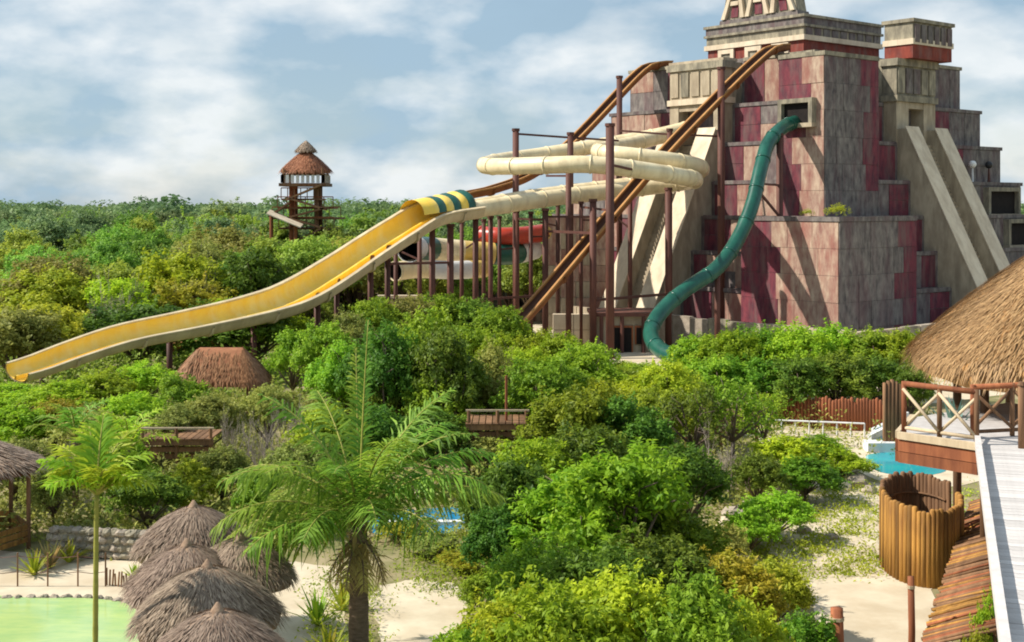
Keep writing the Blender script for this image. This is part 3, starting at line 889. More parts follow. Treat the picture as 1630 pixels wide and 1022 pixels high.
def crown(seed, lobes=10, sub=26, per=26, leaf=0.055, z0=0.22, sig=0.03, spread=0.34, aspect=0.5, lobe_r=(0.15, 0.25), shoots=0, rmin=0.6):
    # unit crown: 1 wide, 1 tall; lobes of leaf clumps with gaps between them
    rng = np.random.default_rng(seed)
    cs, rs = [], []
    for i in range(lobes):
        an = 2 * math.pi * (i * 0.618 + rng.random() * 0.2)
        rr = spread * math.sqrt((i + 0.3) / lobes) * rng.uniform(0.8, 1.1)
        zz = z0 + (1 - z0) * (0.25 + 0.55 * (1 - (rr / 0.42) ** 2) * rng.uniform(0.55, 1.05))
        cs.append((rr * math.cos(an), rr * math.sin(an), zz))
        rs.append(rng.uniform(*lobe_r))
    pos, nrm, tint = [], [], []
    for c, r in zip(cs, rs):
        c = np.array(c)
        d = rng.normal(size=(sub, 3))
        d[:, 2] = d[:, 2] * 0.8 + 0.25
        d /= np.linalg.norm(d, axis=1, keepdims=True)
        sc = c + d * r * rng.uniform(rmin, 1.1, size=(sub, 1)) * np.array([1, 1, 0.9])
        k = per
        pp = np.repeat(sc, k, axis=0) + rng.normal(size=(sub * k, 3)) * sig
        dd = np.repeat(d, k, axis=0)
        pos.append(pp)
        nrm.append(dd * 0.55 + np.array([0, 0, 0.55]) + rng.normal(size=(sub * k, 3)) * 0.5)
        tt = np.clip(np.repeat(rng.random(sub) * 0.7, k) + rng.random(sub * k) * 0.4, 0, 1)
        tint.append(tt)
    for i in range(shoots):                        # loose sprigs that break the outline
        li = rng.integers(0, lobes)
        d = rng.normal(size=3)
        d[2] = abs(d[2]) + 0.3
        d /= np.linalg.norm(d)
        t0 = np.array(cs[li]) + d * rs[li] * 0.9
        k = 16
        tt = np.linspace(0, 1, k)[:, None]
        pos.append(t0 + d * tt * rng.uniform(0.07, 0.16) + rng.normal(size=(k, 3)) * 0.012 + np.array([0, 0, -0.04]) * tt ** 2)
        nrm.append(np.array([0, 0, 0.8]) + rng.normal(size=(k, 3)) * 0.4)
        tint.append(np.clip(0.55 + rng.random(k) * 0.45, 0, 1))
    pos = np.concatenate(pos)
    pos[:, 2] = np.maximum(pos[:, 2], 0.04)
    pos[:, 2] *= 1.0 / max(0.6, pos[:, 2].max())
    size = leaf * rng.uniform(0.6, 1.25, len(pos))
    me = leaf_cloud(pos, np.concatenate(nrm), size, rng, aspect, np.concatenate(tint))
    # trunk and limbs
    mb = MB()
    r = random.Random(seed)
    fork = Vector((r.uniform(-0.04, 0.04), r.uniform(-0.04, 0.04), max(0.12, z0 * 0.9)))
    mb.tube([(0, 0, -0.03), fork * 0.5, fork], [0.032, 0.026, 0.022], 7)
    for c in cs:
        e = Vector(c)
        m = fork.lerp(e, 0.5) + Vector((r.uniform(-0.04, 0.04), r.uniform(-0.04, 0.04), r.uniform(-0.03, 0.04)))
        mb.tube([fork, m, e], [0.016, 0.011, 0.005], 5)
        for j in range(3):
            f = m.lerp(e, 0.5 + 0.25 * j)
            mb.tube([f, f + Vector((r.uniform(-1, 1), r.uniform(-1, 1), r.uniform(0.1, 1))).normalized() * 0.15], [0.006, 0.003], 4)
    return me, mb.mesh('trunk', True)
VAR = {'bush': [crown(10 + i, 13, 30, 28, 0.045, 0.10, 0.026, shoots=26, rmin=0.5) for i in range(4)],
       'leafy': [crown(30 + i, 15, 32, 21, 0.05, 0.12, 0.024, aspect=0.42, shoots=60, rmin=0.45, lobe_r=(0.11, 0.22), spread=0.38) for i in range(4)],
       'tree': [crown(50 + i, 13, 32, 26, 0.040, 0.20, 0.024, lobe_r=(0.12, 0.21), shoots=20, rmin=0.5) for i in range(5)],
       'sparse': [crown(70 + i, 9, 14, 16, 0.045, 0.42, 0.03, spread=0.40, shoots=12) for i in range(3)]}
def bare(seed, n=9):                              # leafless shrub of branching twigs, unit size
    r = random.Random(seed)
    mb = MB()
    def grow(p, d, l, w, lev):
        e = p + d * l
        m = p.lerp(e, 0.5) + Vector((r.uniform(-1, 1), r.uniform(-1, 1), r.uniform(-1, 1))) * l * 0.10
        mb.tube([p, m, e], [w, w * 0.8, w * 0.55], 4, False)
        if lev == 0: return
        for k in range(r.choice((2, 3, 3))):
            nd = (d + Vector((r.uniform(-1, 1), r.uniform(-1, 1), r.uniform(-0.3, 0.8))) * 0.75).normalized()
            grow(m.lerp(e, r.uniform(0.3, 1.0)), nd, l * r.uniform(0.55, 0.8), w * 0.6, lev - 1)
    for i in range(n):
        a = r.uniform(0, 6.28)
        grow(Vector((math.cos(a) * 0.05, math.sin(a) * 0.05, 0)), Vector((math.cos(a) * r.uniform(0.1, 0.8), math.sin(a) * r.uniform(0.1, 0.8), 1)).normalized(), r.uniform(0.25, 0.4), 0.011, 4)
    return mb.mesh('twigs', False)
BARE = [bare(i) for i in range(3)]

TH = {}
ORD = ['first', 'second', 'third', 'fourth', 'fifth', 'sixth', 'seventh', 'eighth', 'ninth', 'tenth', 'eleventh', 'twelfth', 'thirteenth', 'fourteenth', 'fifteenth', 'sixteenth']
vr = random.Random(99)
def plant(px, Y, ytop, wpx, kind, m, label, name='bush', cat='bush', group=None, zoff=0.0):
    b = GX(px, Y)
    h = max(0.5, H - (ytop - HY) / F * Y)
    w = wpx / F * Y
    t = thing(name, b, label, cat, group)
    t.rotation_euler = (0, 0, vr.uniform(0, 6.28))
    if kind == 'bare':
        o = place('twigs', vr.choice(BARE), M['twig'], t)
        o.scale = (w * 0.8, w * 0.8, h)
        return t
    cm, tm = vr.choice(VAR[kind])
    s = 1.16
    for nm, me, mm in (('crown', cm, M[m]), ('trunk', tm, M['bark'])):
        o = place(nm, me, mm, t)
        o.scale = (w * s, w * s * vr.uniform(0.85, 1.1), h)
    return t
def row(rows, desc, name='bush', cat='bush', group=None):
    rows = sorted(rows)
    for i, r_ in enumerate(rows):
        lab = desc if len(rows) == 1 else ORD[i] + ' from left of the ' + desc
        plant(*r_, lab, name, cat, group)

# foreground
row([(742, 20.5, 985, 150, 'leafy', 'leaf_bright'), (800, 22, 925, 190, 'leafy', 'leaf_bright'), (900, 20.6, 905, 210, 'leafy', 'leaf_bright'), (1000, 21.5, 890, 220, 'leafy', 'leaf_bright'), (1105, 20.6, 900, 220, 'leafy', 'leaf_green'), (1205, 21.6, 925, 190, 'leafy', 'leaf_bright'), (1285, 23.2, 968, 120, 'bush', 'leaf_green')], 'bright leafy bushes along the bottom edge', group='bushes along the bottom edge')
row([(850, 25.5, 850, 170, 'leafy', 'leaf_green'), (960, 24.6, 850, 190, 'leafy', 'leaf_dark'), (1060, 25.2, 840, 190, 'leafy', 'leaf_dark'), (1160, 25.4, 872, 160, 'leafy', 'leaf_yellow'), (1228, 26.5, 885, 120, 'leafy', 'leaf_yellow')], 'second row of bushes behind the bottom edge', group='bushes behind the bottom row')
plant(985, 29, 688, 240, 'leafy', 'leaf_bright', 'big yellow-green leafy tree standing in the centre right foreground', 'leafy_tree', 'tree')
plant(905, 30, 738, 190, 'leafy', 'leaf_bright', 'leafy green tree just left of the big yellow-green tree', 'leafy_tree', 'tree')
plant(1062, 29.5, 775, 170, 'leafy', 'leaf_green', 'green bushy tree just right of the big yellow-green tree', 'leafy_tree', 'tree')
row([(790, 30, 800, 110, 'bush', 'leaf_dark'), (812, 31.5, 725, 150, 'bush', 'leaf_dark'), (855, 34, 690, 150, 'bush', 'leaf_bright'), (940, 35, 670, 150, 'bush', 'leaf_dark'), (1090, 34, 700, 150, 'bush', 'leaf_dark')], 'dark shrubs behind the big foreground tree', group='dark shrubs behind the foreground tree')
row([(640, 34.5, 858, 80, 'bush', 'leaf_yellow'), (690, 33, 862, 90, 'bush', 'leaf_olive'), (735, 31.5, 880, 80, 'bush', 'leaf_yellow'), (770, 28, 905, 80, 'leafy', 'leaf_green')], 'low yellowish shrubs between the sand path and the blue pool', group='low shrubs behind the path')
# right clearing
row([(1205, 38, 715, 90, 'bush', 'leaf_dark'), (1248, 41, 688, 110, 'leafy', 'leaf_bright'), (1300, 43, 690, 110, 'leafy', 'leaf_bright'), (1345, 42, 708, 90, 'leafy', 'leaf_bright'), (1280, 39, 722, 110, 'leafy', 'leaf_green')], 'bright bushes left of the turquoise pool', group='bushes by the turquoise pool')
row([(1195, 33, 800, 90, 'leafy', 'leaf_lime'), (1235, 34.5, 770, 110, 'leafy', 'leaf_lime'), (1150, 31, 830, 90, 'bush', 'leaf_olive')], 'yellow-green low bushes at the edge of the sandy clearing', group='low bushes at the clearing')
# trees with bare stems in the middle
row([(1105, 41, 612, 130, 'sparse', 'leaf_dark'), (1165, 42, 600, 130, 'sparse', 'leaf_green'), (1215, 44, 620, 100, 'sparse', 'leaf_green')], 'thin dark-stemmed trees in the shade right of centre', 'thin_tree', 'tree', 'thin stemmed trees')
plant(1150, 38.5, 660, 90, 'bare', '', 'leafless pale twigs among the dark stemmed trees', 'bare_shrub', 'bare shrub')
plant(1195, 40, 690, 60, 'bare', '', 'small leafless shrub right of the dark stemmed trees', 'bare_shrub', 'bare shrub')
# middle band
row([(838, 54, 545, 80, 'tree', 'leaf_bright'), (880, 47, 575, 130, 'tree', 'leaf_green'), (925, 50, 545, 130, 'tree', 'leaf_bright'), (960, 44, 600, 150, 'tree', 'leaf_bright'), (1015, 48, 588, 130, 'tree', 'leaf_bright'), (1050, 43, 610, 130, 'tree', 'leaf_green'), (1078, 51, 582, 120, 'tree', 'leaf_green')], 'green trees in front of the post feet, middle of picture', 'green_tree', 'tree', 'trees in front of the posts')
row([(1108, 60, 525, 100, 'bush', 'leaf_bright'), (1160, 59, 512, 120, 'bush', 'leaf_bright'), (1215, 60, 508, 120, 'bush', 'leaf_green'), (1272, 59, 503, 120, 'bush', 'leaf_bright'), (1328, 60, 506, 120, 'bush', 'leaf_bright'), (1385, 59, 514, 120, 'bush', 'leaf_green'), (1438, 58, 520, 100, 'bush', 'leaf_bright')], 'row of bright trees hiding the foot of the pyramid', 'green_tree', 'tree', 'trees along the pyramid foot')
row([(1140, 54, 560, 120, 'bush', 'leaf_green'), (1205, 54, 556, 120, 'bush', 'leaf_green'), (1270, 53, 560, 120, 'bush', 'leaf_dark'), (1335, 54, 552, 120, 'bush', 'leaf_dark'), (1398, 54, 560, 110, 'bush', 'leaf_dark'), (1448, 53, 575, 80, 'bush', 'leaf_dark')], 'darker trees above the red palisade', 'green_tree', 'tree', 'dark trees above the palisade')
row([(470, 58, 520, 90, 'tree', 'leaf_green'), (520, 56, 505, 110, 'tree', 'leaf_green'), (560, 59, 490, 110, 'tree', 'leaf_olive'), (640, 61, 510, 110, 'tree', 'leaf_green'), (690, 60, 500, 110, 'tree', 'leaf_bright'), (745, 60, 512, 110, 'tree', 'leaf_green'), (795, 58, 525, 80, 'tree', 'leaf_bright')], 'trees under the flume posts behind the palm', 'green_tree', 'tree', 'trees behind the palm')
row([(640, 46, 575, 130, 'bush', 'leaf_dark'), (700, 45, 580, 130, 'bush', 'leaf_green'), (755, 47, 590, 110, 'bush', 'leaf_olive'), (690, 42, 650, 130, 'bush', 'leaf_dark'), (780, 42, 690, 110, 'bush', 'leaf_olive'), (600, 40, 640, 130, 'bush', 'leaf_dark'), (520, 41, 640, 120, 'bush', 'leaf_green')], 'dark shrubs right behind the coconut palm', group='shrubs behind the palm')
row([(600, 66, 468, 100, 'bush', 'leaf_green'), (655, 67, 464, 100, 'bush', 'leaf_olive'), (705, 68, 462, 100, 'bush', 'leaf_green'), (755, 68, 468, 100, 'bush', 'leaf_dark'), (800, 66, 482, 100, 'bush', 'leaf_green'), (845, 65, 515, 90, 'bush', 'leaf_bright'), (890, 64, 525, 100, 'bush', 'leaf_bright'), (935, 62, 535, 90, 'bush', 'leaf_green'), (990, 62, 572, 90, 'bush', 'leaf_bright'), (1030, 60, 574, 80, 'bush', 'leaf_green'), (1075, 64, 575, 70, 'bush', 'leaf_bright')], 'leafy bushes crowding the feet of the slide posts', group='bushes at the post feet')
row([(560, 50, 570, 110, 'bush', 'leaf_green'), (610, 53, 560, 100, 'bush', 'leaf_bright'), (665, 52, 558, 110, 'bush', 'leaf_green'), (725, 53, 562, 110, 'bush', 'leaf_olive'), (785, 51, 575, 100, 'bush', 'leaf_green'), (835, 48, 590, 100, 'bush', 'leaf_bright'), (905, 54, 572, 100, 'bush', 'leaf_bright'), (985, 55, 580, 110, 'bush', 'leaf_green'), (1050, 56, 578, 100, 'bush', 'leaf_bright')], 'bushes halfway between the palm and the slide posts', group='bushes before the posts')
row([(545, 49, 535, 130, 'tree', 'leaf_green'), (610, 46, 505, 150, 'tree', 'leaf_dark'), (668, 48, 480, 130, 'tree', 'leaf_green'), (715, 45, 510, 150, 'tree', 'leaf_dark'), (780, 47, 535, 120, 'tree', 'leaf_olive')], 'taller dark trees rising right behind the coconut palm', 'tall_tree', 'tree', 'tall trees behind the palm')
row([(865, 44, 560, 140, 'tree', 'leaf_green'), (905, 40, 600, 140, 'leafy', 'leaf_green'), (1000, 40, 620, 150, 'tree', 'leaf_dark'), (1065, 47, 565, 120, 'tree', 'leaf_bright')], 'taller trees between the big yellow-green tree and the posts', 'tall_tree', 'tree', 'tall trees right of centre')
plant(1568, 23.4, 925, 62, 'leafy', 'leaf_bright', 'green bush squeezed between the stick roof and the boardwalk')
plant(1548, 22.4, 985, 70, 'leafy', 'leaf_yellow', 'yellowish bush at the bottom edge beside the boardwalk')
# left band, in front of the flume
row([(30, 53, 608, 130, 'tree', 'leaf_bright'), (105, 52.5, 598, 130, 'tree', 'leaf_bright'), (170, 53.5, 582, 120, 'tree', 'leaf_bright'), (232, 55, 572, 120, 'tree', 'leaf_bright'), (290, 50, 588, 110, 'tree', 'leaf_green')], 'bright trees just below the lower end of the flume', 'green_tree', 'tree', 'trees below the flume')
row([(20, 45, 640, 130, 'bush', 'leaf_bright'), (90, 46, 628, 120, 'tree', 'leaf_yellow'), (150, 44, 645, 120, 'bush', 'leaf_olive'), (215, 46, 620, 120, 'bush', 'leaf_bright'), (270, 44.5, 640, 110, 'tree', 'leaf_olive'), (330, 46, 625, 110, 'bush', 'leaf_olive'), (425, 47, 600, 90, 'bush', 'leaf_olive')], 'olive shrubs in the middle of the left side', group='olive shrubs on the left')
row([(60, 38, 700, 90, 'bare', ''), (120, 40, 660, 90, 'bare', ''), (200, 43, 640, 80, 'bare', ''), (385, 43, 640, 90, 'bare', ''), (425, 40, 630, 100, 'bare', ''), (455, 42, 620, 80, 'bare', '')], 'grey leafless shrubs on the left side', 'bare_shrub', 'bare shrub', 'leafless shrubs on the left')
row([(25, 38.5, 690, 110, 'bush', 'leaf_olive'), (85, 36, 720, 90, 'bush', 'leaf_olive'), (190, 37, 690, 110, 'leafy', 'leaf_lime'), (300, 37, 725, 110, 'leafy', 'leaf_yellow'), (355, 38, 705, 100, 'bush', 'leaf_olive'), (410, 35.5, 745, 90, 'bush', 'leaf_green'), (470, 35, 760, 90, 'bush', 'leaf_olive'), (480, 38, 690, 100, 'bush', 'leaf_olive')], 'shrubs behind the stone wall and palapas', group='shrubs behind the stone wall')
plant(235, 35.2, 745, 125, 'bush', 'leaf_dark', 'round dark green bush behind the grey thatched umbrellas', 'round_bush', 'bush')
plant(175, 39, 665, 90, 'tree', 'leaf_lime', 'lime green bushy tree above the small palm', 'green_tree', 'tree')

for p, q, z, w, lab in ((-15.6, -15.7, 8.24, 1.5, 'yellowish weed growing on the corner ledge of the pyramid'), (-15.8, -13.6, 8.24, 0.9, 'little weed tuft on the corner ledge left of the bigger weed')):
    t = thing('ledge_weed', W(p, q, z), lab, 'weed')
    o = place('crown', VAR['sparse'][0][0], M['leaf_yellow'], t)
    o.scale = (w, w, w * 0.9)
    o.location.z = -0.3 * w
# jungle behind the flume, tree by tree, then the far forest as one mass
jr = random.Random(5)
cnt = 0
Yj = 58.0
flx = [(p.x / p.y * F + CX, p.y) for p in spline(FL, 1.5)]
def flume_Y(px):
    return min(flx, key=lambda a: abs(a[0] - px))[1]
JL = {0: 'bright round jungle tree just behind the flume,', 1: 'mid-green jungle tree between flume and horizon,', 2: 'darker tree of the deep jungle,', 3: 'olive tree of the jungle,'}
ZN = [' near the left edge', ' left of the watchtower', ' around the watchtower', ' behind the slide posts']
while Yj < 150:
    step = 2.6 + Yj * 0.010
    px = -90 + jr.uniform(0, 60)
    while px < 800:
        w = jr.uniform(4.6, 8.4) * (0.8 + max(0, Yj - 67) * 0.004)
        px += w / Yj * F * jr.uniform(0.72, 1.0)
        Y = Yj + jr.uniform(-1.5, 1.5)
        if px < 760 and Y < flume_Y(px) + 3.2: continue
        X = (px - CX) / F * Y
        if px > 520 and Y < 96: continue          # slide ground stays clear
        if abs(px - 488) < 42 and abs(Y - 112) < 6: continue
        d2 = Vector(W(-8.9, q2))
        rel = Vector((X, Y, 0)) - d2
        if abs(rel.dot(E2)) < 3.6 and rel.dot(E1) < 3: continue
        hgt = jr.uniform(3.4, 6.2) + (Yj - 67) * 0.030
        if Y - flume_Y(px) < 9: hgt = min(hgt, 0.4 + (H - (HY + 0) / F * 0) * 0.42)
        hgt += max(0, Y - 95) * 0.028
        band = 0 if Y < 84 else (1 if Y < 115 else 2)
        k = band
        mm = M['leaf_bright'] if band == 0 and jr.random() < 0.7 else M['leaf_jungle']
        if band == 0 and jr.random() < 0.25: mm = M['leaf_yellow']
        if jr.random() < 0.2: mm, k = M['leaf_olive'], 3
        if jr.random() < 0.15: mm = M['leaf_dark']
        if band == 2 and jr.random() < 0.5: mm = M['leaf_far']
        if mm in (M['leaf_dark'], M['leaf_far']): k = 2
        zone = 0 if px < 150 else (1 if px < 330 else (2 if px < 560 else 3))
        t = thing('jungle_tree', (X, Y, 0), JL[k] + ZN[zone], 'tree', ('bright jungle edge trees', 'jungle trees', 'deep jungle trees', 'olive jungle trees')[k])
        t.rotation_euler = (0, 0, jr.uniform(0, 6.28))
        cm, tm = jr.choice(VAR['tree'][:3] + VAR['bush'] if band else VAR['bush'])
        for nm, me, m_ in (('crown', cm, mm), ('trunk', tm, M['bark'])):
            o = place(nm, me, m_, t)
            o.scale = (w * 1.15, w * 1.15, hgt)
        cnt += 1
    Yj += step
for px, Y, yt, wp, lab in ((185, 76, 415, 100, 'tall grey leafless tree in the jungle left of the flume'), (300, 80, 400, 90, 'pale leafless tree in the jungle above the flume bend'), (335, 84, 395, 70, 'thin pale leafless tree near the watchtower stairs'), (215, 78, 425, 80, 'low grey leafless tree in the jungle left of the flume')):
    plant(px, Y, yt, wp, 'bare', '', lab, 'bare_tree', 'bare tree')

rng = np.random.default_rng(11)
pos, nrm, siz, tin = [], [], [], []
Yf = 150.0
while Yf < 900:
    X = -0.46 * Yf
    while X < 0.46 * Yf:
        w = rng.uniform(6, 13) * (1 + Yf * 0.0006)
        X += w * rng.uniform(0.55, 0.9) * (1 + Yf * 0.001)
        Y = Yf + rng.uniform(-4, 4)
        pxx = X / Y * F + CX
        if pxx > 1130 and pxx < 1560: continue
        hh = rng.uniform(5.9, 8.6) + (2.3 if rng.random() < 0.14 else 0) + min(1.0, (Yf - 150) * 0.004)
        nl = int(520 * min(1, 230 / Yf)) + 60
        lob = rng.integers(4, 8)
        cs = np.stack([rng.uniform(-0.32, 0.32, lob) * w, rng.uniform(-0.32, 0.32, lob) * w, hh * rng.uniform(0.5, 0.84, lob)], 1)
        idx = rng.integers(0, lob, nl)
        d = rng.normal(size=(nl, 3))
        d[:, 2] += 0.35
        d /= np.linalg.norm(d, axis=1, keepdims=True)
        rr = rng.uniform(0.75, 1.05, (nl, 1)) * np.array([w * 0.24, w * 0.24, hh * 0.18])
        pp = cs[idx] + d * rr
        pos.append(pp + np.array([X, Y, 0]))
        nrm.append(d * 0.6 + np.array([0, 0, 0.5]) + rng.normal(size=(nl, 3)) * 0.4)
        siz.append(rng.uniform(0.45, 0.95, nl) * (0.75 + Yf * 0.0012))
        tin.append(np.clip(rng.random() * 0.7 + rng.random(nl) * 0.4, 0, 1))
    Yf += 7 + (Yf - 150) * 0.05
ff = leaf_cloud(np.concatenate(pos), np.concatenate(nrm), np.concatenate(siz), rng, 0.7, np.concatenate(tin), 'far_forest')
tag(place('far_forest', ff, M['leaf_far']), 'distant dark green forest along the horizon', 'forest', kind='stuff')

# ------------------------------------------------------------------ palms
def frond(az, el, length, droop, n=34, ll=0.55, lw=0.045, seed=0, hang=0.5):
    r = random.Random(seed)
    mb = MB()
    pts = []
    p = Vector((0, 0, 0))
    e = el
    k = 14
    h = Vector((math.cos(az), math.sin(az), 0))
    for i in range(k + 1):
        pts.append(p.copy())
        d = h * math.cos(e) + Vector((0, 0, math.sin(e)))
        p = p + d * (length / k)
        e -= droop / k * (0.5 + 1.0 * i / k)
    rach = MB().tube(pts, [0.028 * (1 - 0.85 * i / k) + 0.003 for i in range(k + 1)], 5)
    side = h.cross(Vector((0, 0, 1)))
    for j in range(n):
        t = 0.14 + 0.86 * j / (n - 1)
        i = min(k - 1, int(t * k))
        b = pts[i].lerp(pts[i + 1], t * k - i)
        d = (pts[i + 1] - pts[i]).normalized()
        up = side.cross(d).normalized()
        l = ll * (math.sin(math.pi * min(1, t * 0.86 + 0.12)) ** 0.6) * r.uniform(0.85, 1.1)
        for s in (-1, 1):
            if r.random() < 0.10: continue
            l2 = l * r.uniform(0.55, 1.15)
            dr = (side * s * 0.85 + d * r.uniform(0.3, 0.9) + up * r.uniform(-0.1, 0.35)).normalized()
            tip = b + dr * l2 + Vector((0, 0, -hang * l2 * r.uniform(0.3, 1.3)))
            mb.blade(b, tip, lw, d, 0.45, 0.12 * l)
    return rach, mb
def palm(name, base, z_top, fronds, label, trunk_r, m_leaf, m_trunk, ll, lw, n, lean=(0, 0), hang=0.5, fiber=True, cat='palm tree'):
    t = thing(name, base, label, cat)
    b = Vector(base)
    top = b + Vector((lean[0], lean[1], z_top))
    m = b.lerp(top, 0.5) + Vector((-lean[0] * 0.15, 0, 0))
    path = spline([b + Vector((0, 0, -0.2)), m, top], 0.16)
    rad = [trunk_r * (1.25 - 0.35 * i / len(path) + (0.06 if i % 2 else -0.03)) for i in range(len(path))]
    MB().tube(path, rad, 12).build('trunk', m_trunk, t, True)
    if fiber:
        fb = MB()
        r = random.Random(3)
        for i in range(70):
            a = r.uniform(0, 6.28)
            z = top + Vector((0, 0, r.uniform(-0.8, 0.25)))
            d = Vector((math.cos(a), math.sin(a), 0))
            fb.blade(z + d * trunk_r * 0.8, z + d * trunk_r * r.uniform(1.6, 3.2) + Vector((0, 0, r.uniform(-0.5, 0.6))), 0.09, d.cross(Vector((0, 0, 1))))
        me = tint_mesh(fb.mesh('leaf_bases', False, b), 4)
        place('leaf_bases', me, M['leaf_dry'], t)
    for i, (az, el, ln, dr) in enumerate(fronds):
        rach, lf = frond(R(az), R(el), ln, dr, n, ll * (0.4 if el > 78 and fiber else 1.0), lw, i * 7 + 1, hang * (0.2 if el > 78 else 1.0) + (0.35 if fiber and el < 60 else 0))
        me = tint_mesh(lf.mesh('frond'), i)
        fo = place('frond', me, m_leaf, t, top)
        rm = place('frond_stem', rach.mesh('frond_stem', True), M['green_stem'], fo)
    return t
pr_ = random.Random(21)
FR = [(178, 18, 2.9, 1.25), (196, 34, 3.0, 1.5), (205, 55, 3.2, 1.6), (160, 48, 3.2, 1.55), (168, 72, 3.3, 1.0), (190, 2, 2.6, 0.9), (222, 24, 2.6, 1.2), (100, 80, 3.5, 0.35), (78, 84, 4.0, 0.12), (120, 66, 3.3, 0.9), (30, 70, 3.3, 0.9), (18, 52, 3.2, 1.3), (4, 36, 3.0, 1.2), (-16, 52, 3.1, 1.6), (-14, 66, 3.2, 1.3), (250, 40, 2.4, 1.6), (285, 48, 2.5, 1.6), (315, 36, 2.5, 1.5), (265, 66, 2.8, 1.5), (48, 60, 3.1, 1.2), (140, 30, 2.8, 1.3), (232, 62, 3.0, 1.5), (300, 70, 3.0, 1.2)]
palm('coconut_palm', GX(571, 25), 2.75, FR, 'large coconut palm with drooping fronds right of the thatched umbrellas', 0.17, M['leaf_palm'], M['palm_trunk'], 0.88, 0.052, 62)
cp = [o for o in bpy.data.objects if o.name.startswith('coconut_palm')][0]
ctop = Vector(cp.location) + Vector((0, 0, 2.6))
for i, az in enumerate((200, 250, 290, 330, 20, 170)):
    rach, lf = frond(R(az), R(-38 - 5 * (i % 3)), 1.1, 0.9, 26, 0.42, 0.04, 90 + i, 0.6)
    fo = place('dead_frond', tint_mesh(lf.mesh('dead_frond'), i), M['leaf_dry'], cp, ctop)
    place('frond_stem', rach.mesh('frond_stem', True), M['palm_trunk'], fo)
FR2 = [(a, e, l, d) for a, e, l, d in ((178, 52, 0.9, 1.3), (200, 60, 1.15, 1.2), (150, 62, 1.2, 1.1), (90, 82, 1.3, 0.4), (20, 60, 1.15, 1.2), (0, 38, 1.05, 1.4), (-30, 50, 1.0, 1.3), (230, 45, 1.0, 1.3), (300, 60, 1.0, 1.2), (60, 70, 1.2, 0.8), (120, 75, 1.25, 0.7))]
palm('young_palm', GX(151, 21.5), 4.15, FR2, 'slender young palm with lime fronds in front of the green pool', 0.042, M['leaf_lime'], M['green_stem'], 0.55, 0.05, 40, (0.03, 0), 0.35, False)
for px, Y, zt_, lab in ((205, 37, 2.0, 'short lime palm behind the young palm'), (120, 38, 2.1, 'pale fan palm at left behind the stone wall')):
    palm('small_palm', GX(px, Y), zt_, [(a * 40, 35 + (a * 37) % 45, 1.5, 1.2) for a in range(9)], lab, 0.08, M['leaf_lime'] if px > 150 else M['leaf_palm'], M['palm_trunk'], 0.6, 0.05, 22, (0, 0), 0.4, False)

def rosette(name, px, Y, n, l, w, el, m, label, cat='plant', seed=1, ypx=None):
    b = GX(px, Y)
    r = random.Random(seed)
    t = thing(name, b, label, cat)
    for i in range(n):
        a = i * 2.4 + r.uniform(-0.2, 0.2)
        e = R(r.uniform(*el))
        ln = l * r.uniform(0.75, 1.1)
        d = Vector((math.cos(a) * math.cos(e), math.sin(a) * math.cos(e), math.sin(e)))
        s = Vector((-math.sin(a), math.cos(a), 0))
        mb = MB().blade((0, 0, 0), d * ln + Vector((0, 0, -0.12 * ln)), w, s, 0.45, 0.05 * ln)
        place('leaf', tint_mesh(mb.mesh('leaf'), seed + i), m, t)
    return t
rosette('agave', 1520, 29.4, 26, 1.0, 0.12, (35, 85), M['leaf_agave'], 'blue-green spiky agave behind the wooden railing', 'agave', 4)
for o in [bpy.data.objects['agave']]:
    o.location.z = 3.75
rs = 30
for px, Y, l, m, lab in ((505, 27.5, 1.0, 'leaf_lime', 'lime strappy plant between sand patches left of the palm'), (545, 28.5, 0.9, 'leaf_yellow', 'yellow strappy plant behind the palm, left of the path'), (510, 23.5, 0.9, 'leaf_yellow', 'yellow-green strappy plant left of the palm trunk'), (540, 22.5, 0.9, 'leaf_lime', 'lime strappy plant close left of the palm trunk'), (600, 23, 0.9, 'leaf_lime', 'lime strappy plant right of the palm trunk'), (525, 25.5, 0.9, 'leaf_yellow', 'yellowish strappy plant behind the palm trunk'), (620, 24, 0.8, 'leaf_bright', 'green strappy plant at the path edge by the palm'), (80, 31.8, 0.9, 'leaf_dry', 'dry golden strappy plant at the left stone wall'), (55, 31.2, 0.8, 'leaf_yellow', 'yellow strappy plant at the left edge of the beach'), (110, 32.3, 0.8, 'leaf_yellow', 'yellow strappy plant in front of the stone wall'), (215, 30.8, 0.5, 'leaf_bright', 'small green plant on the sand by the umbrellas')):
    rs += 1
    rosette('strappy_plant', px, Y, 30, l, 0.07, (25, 88), M[m], lab, 'plant', rs)

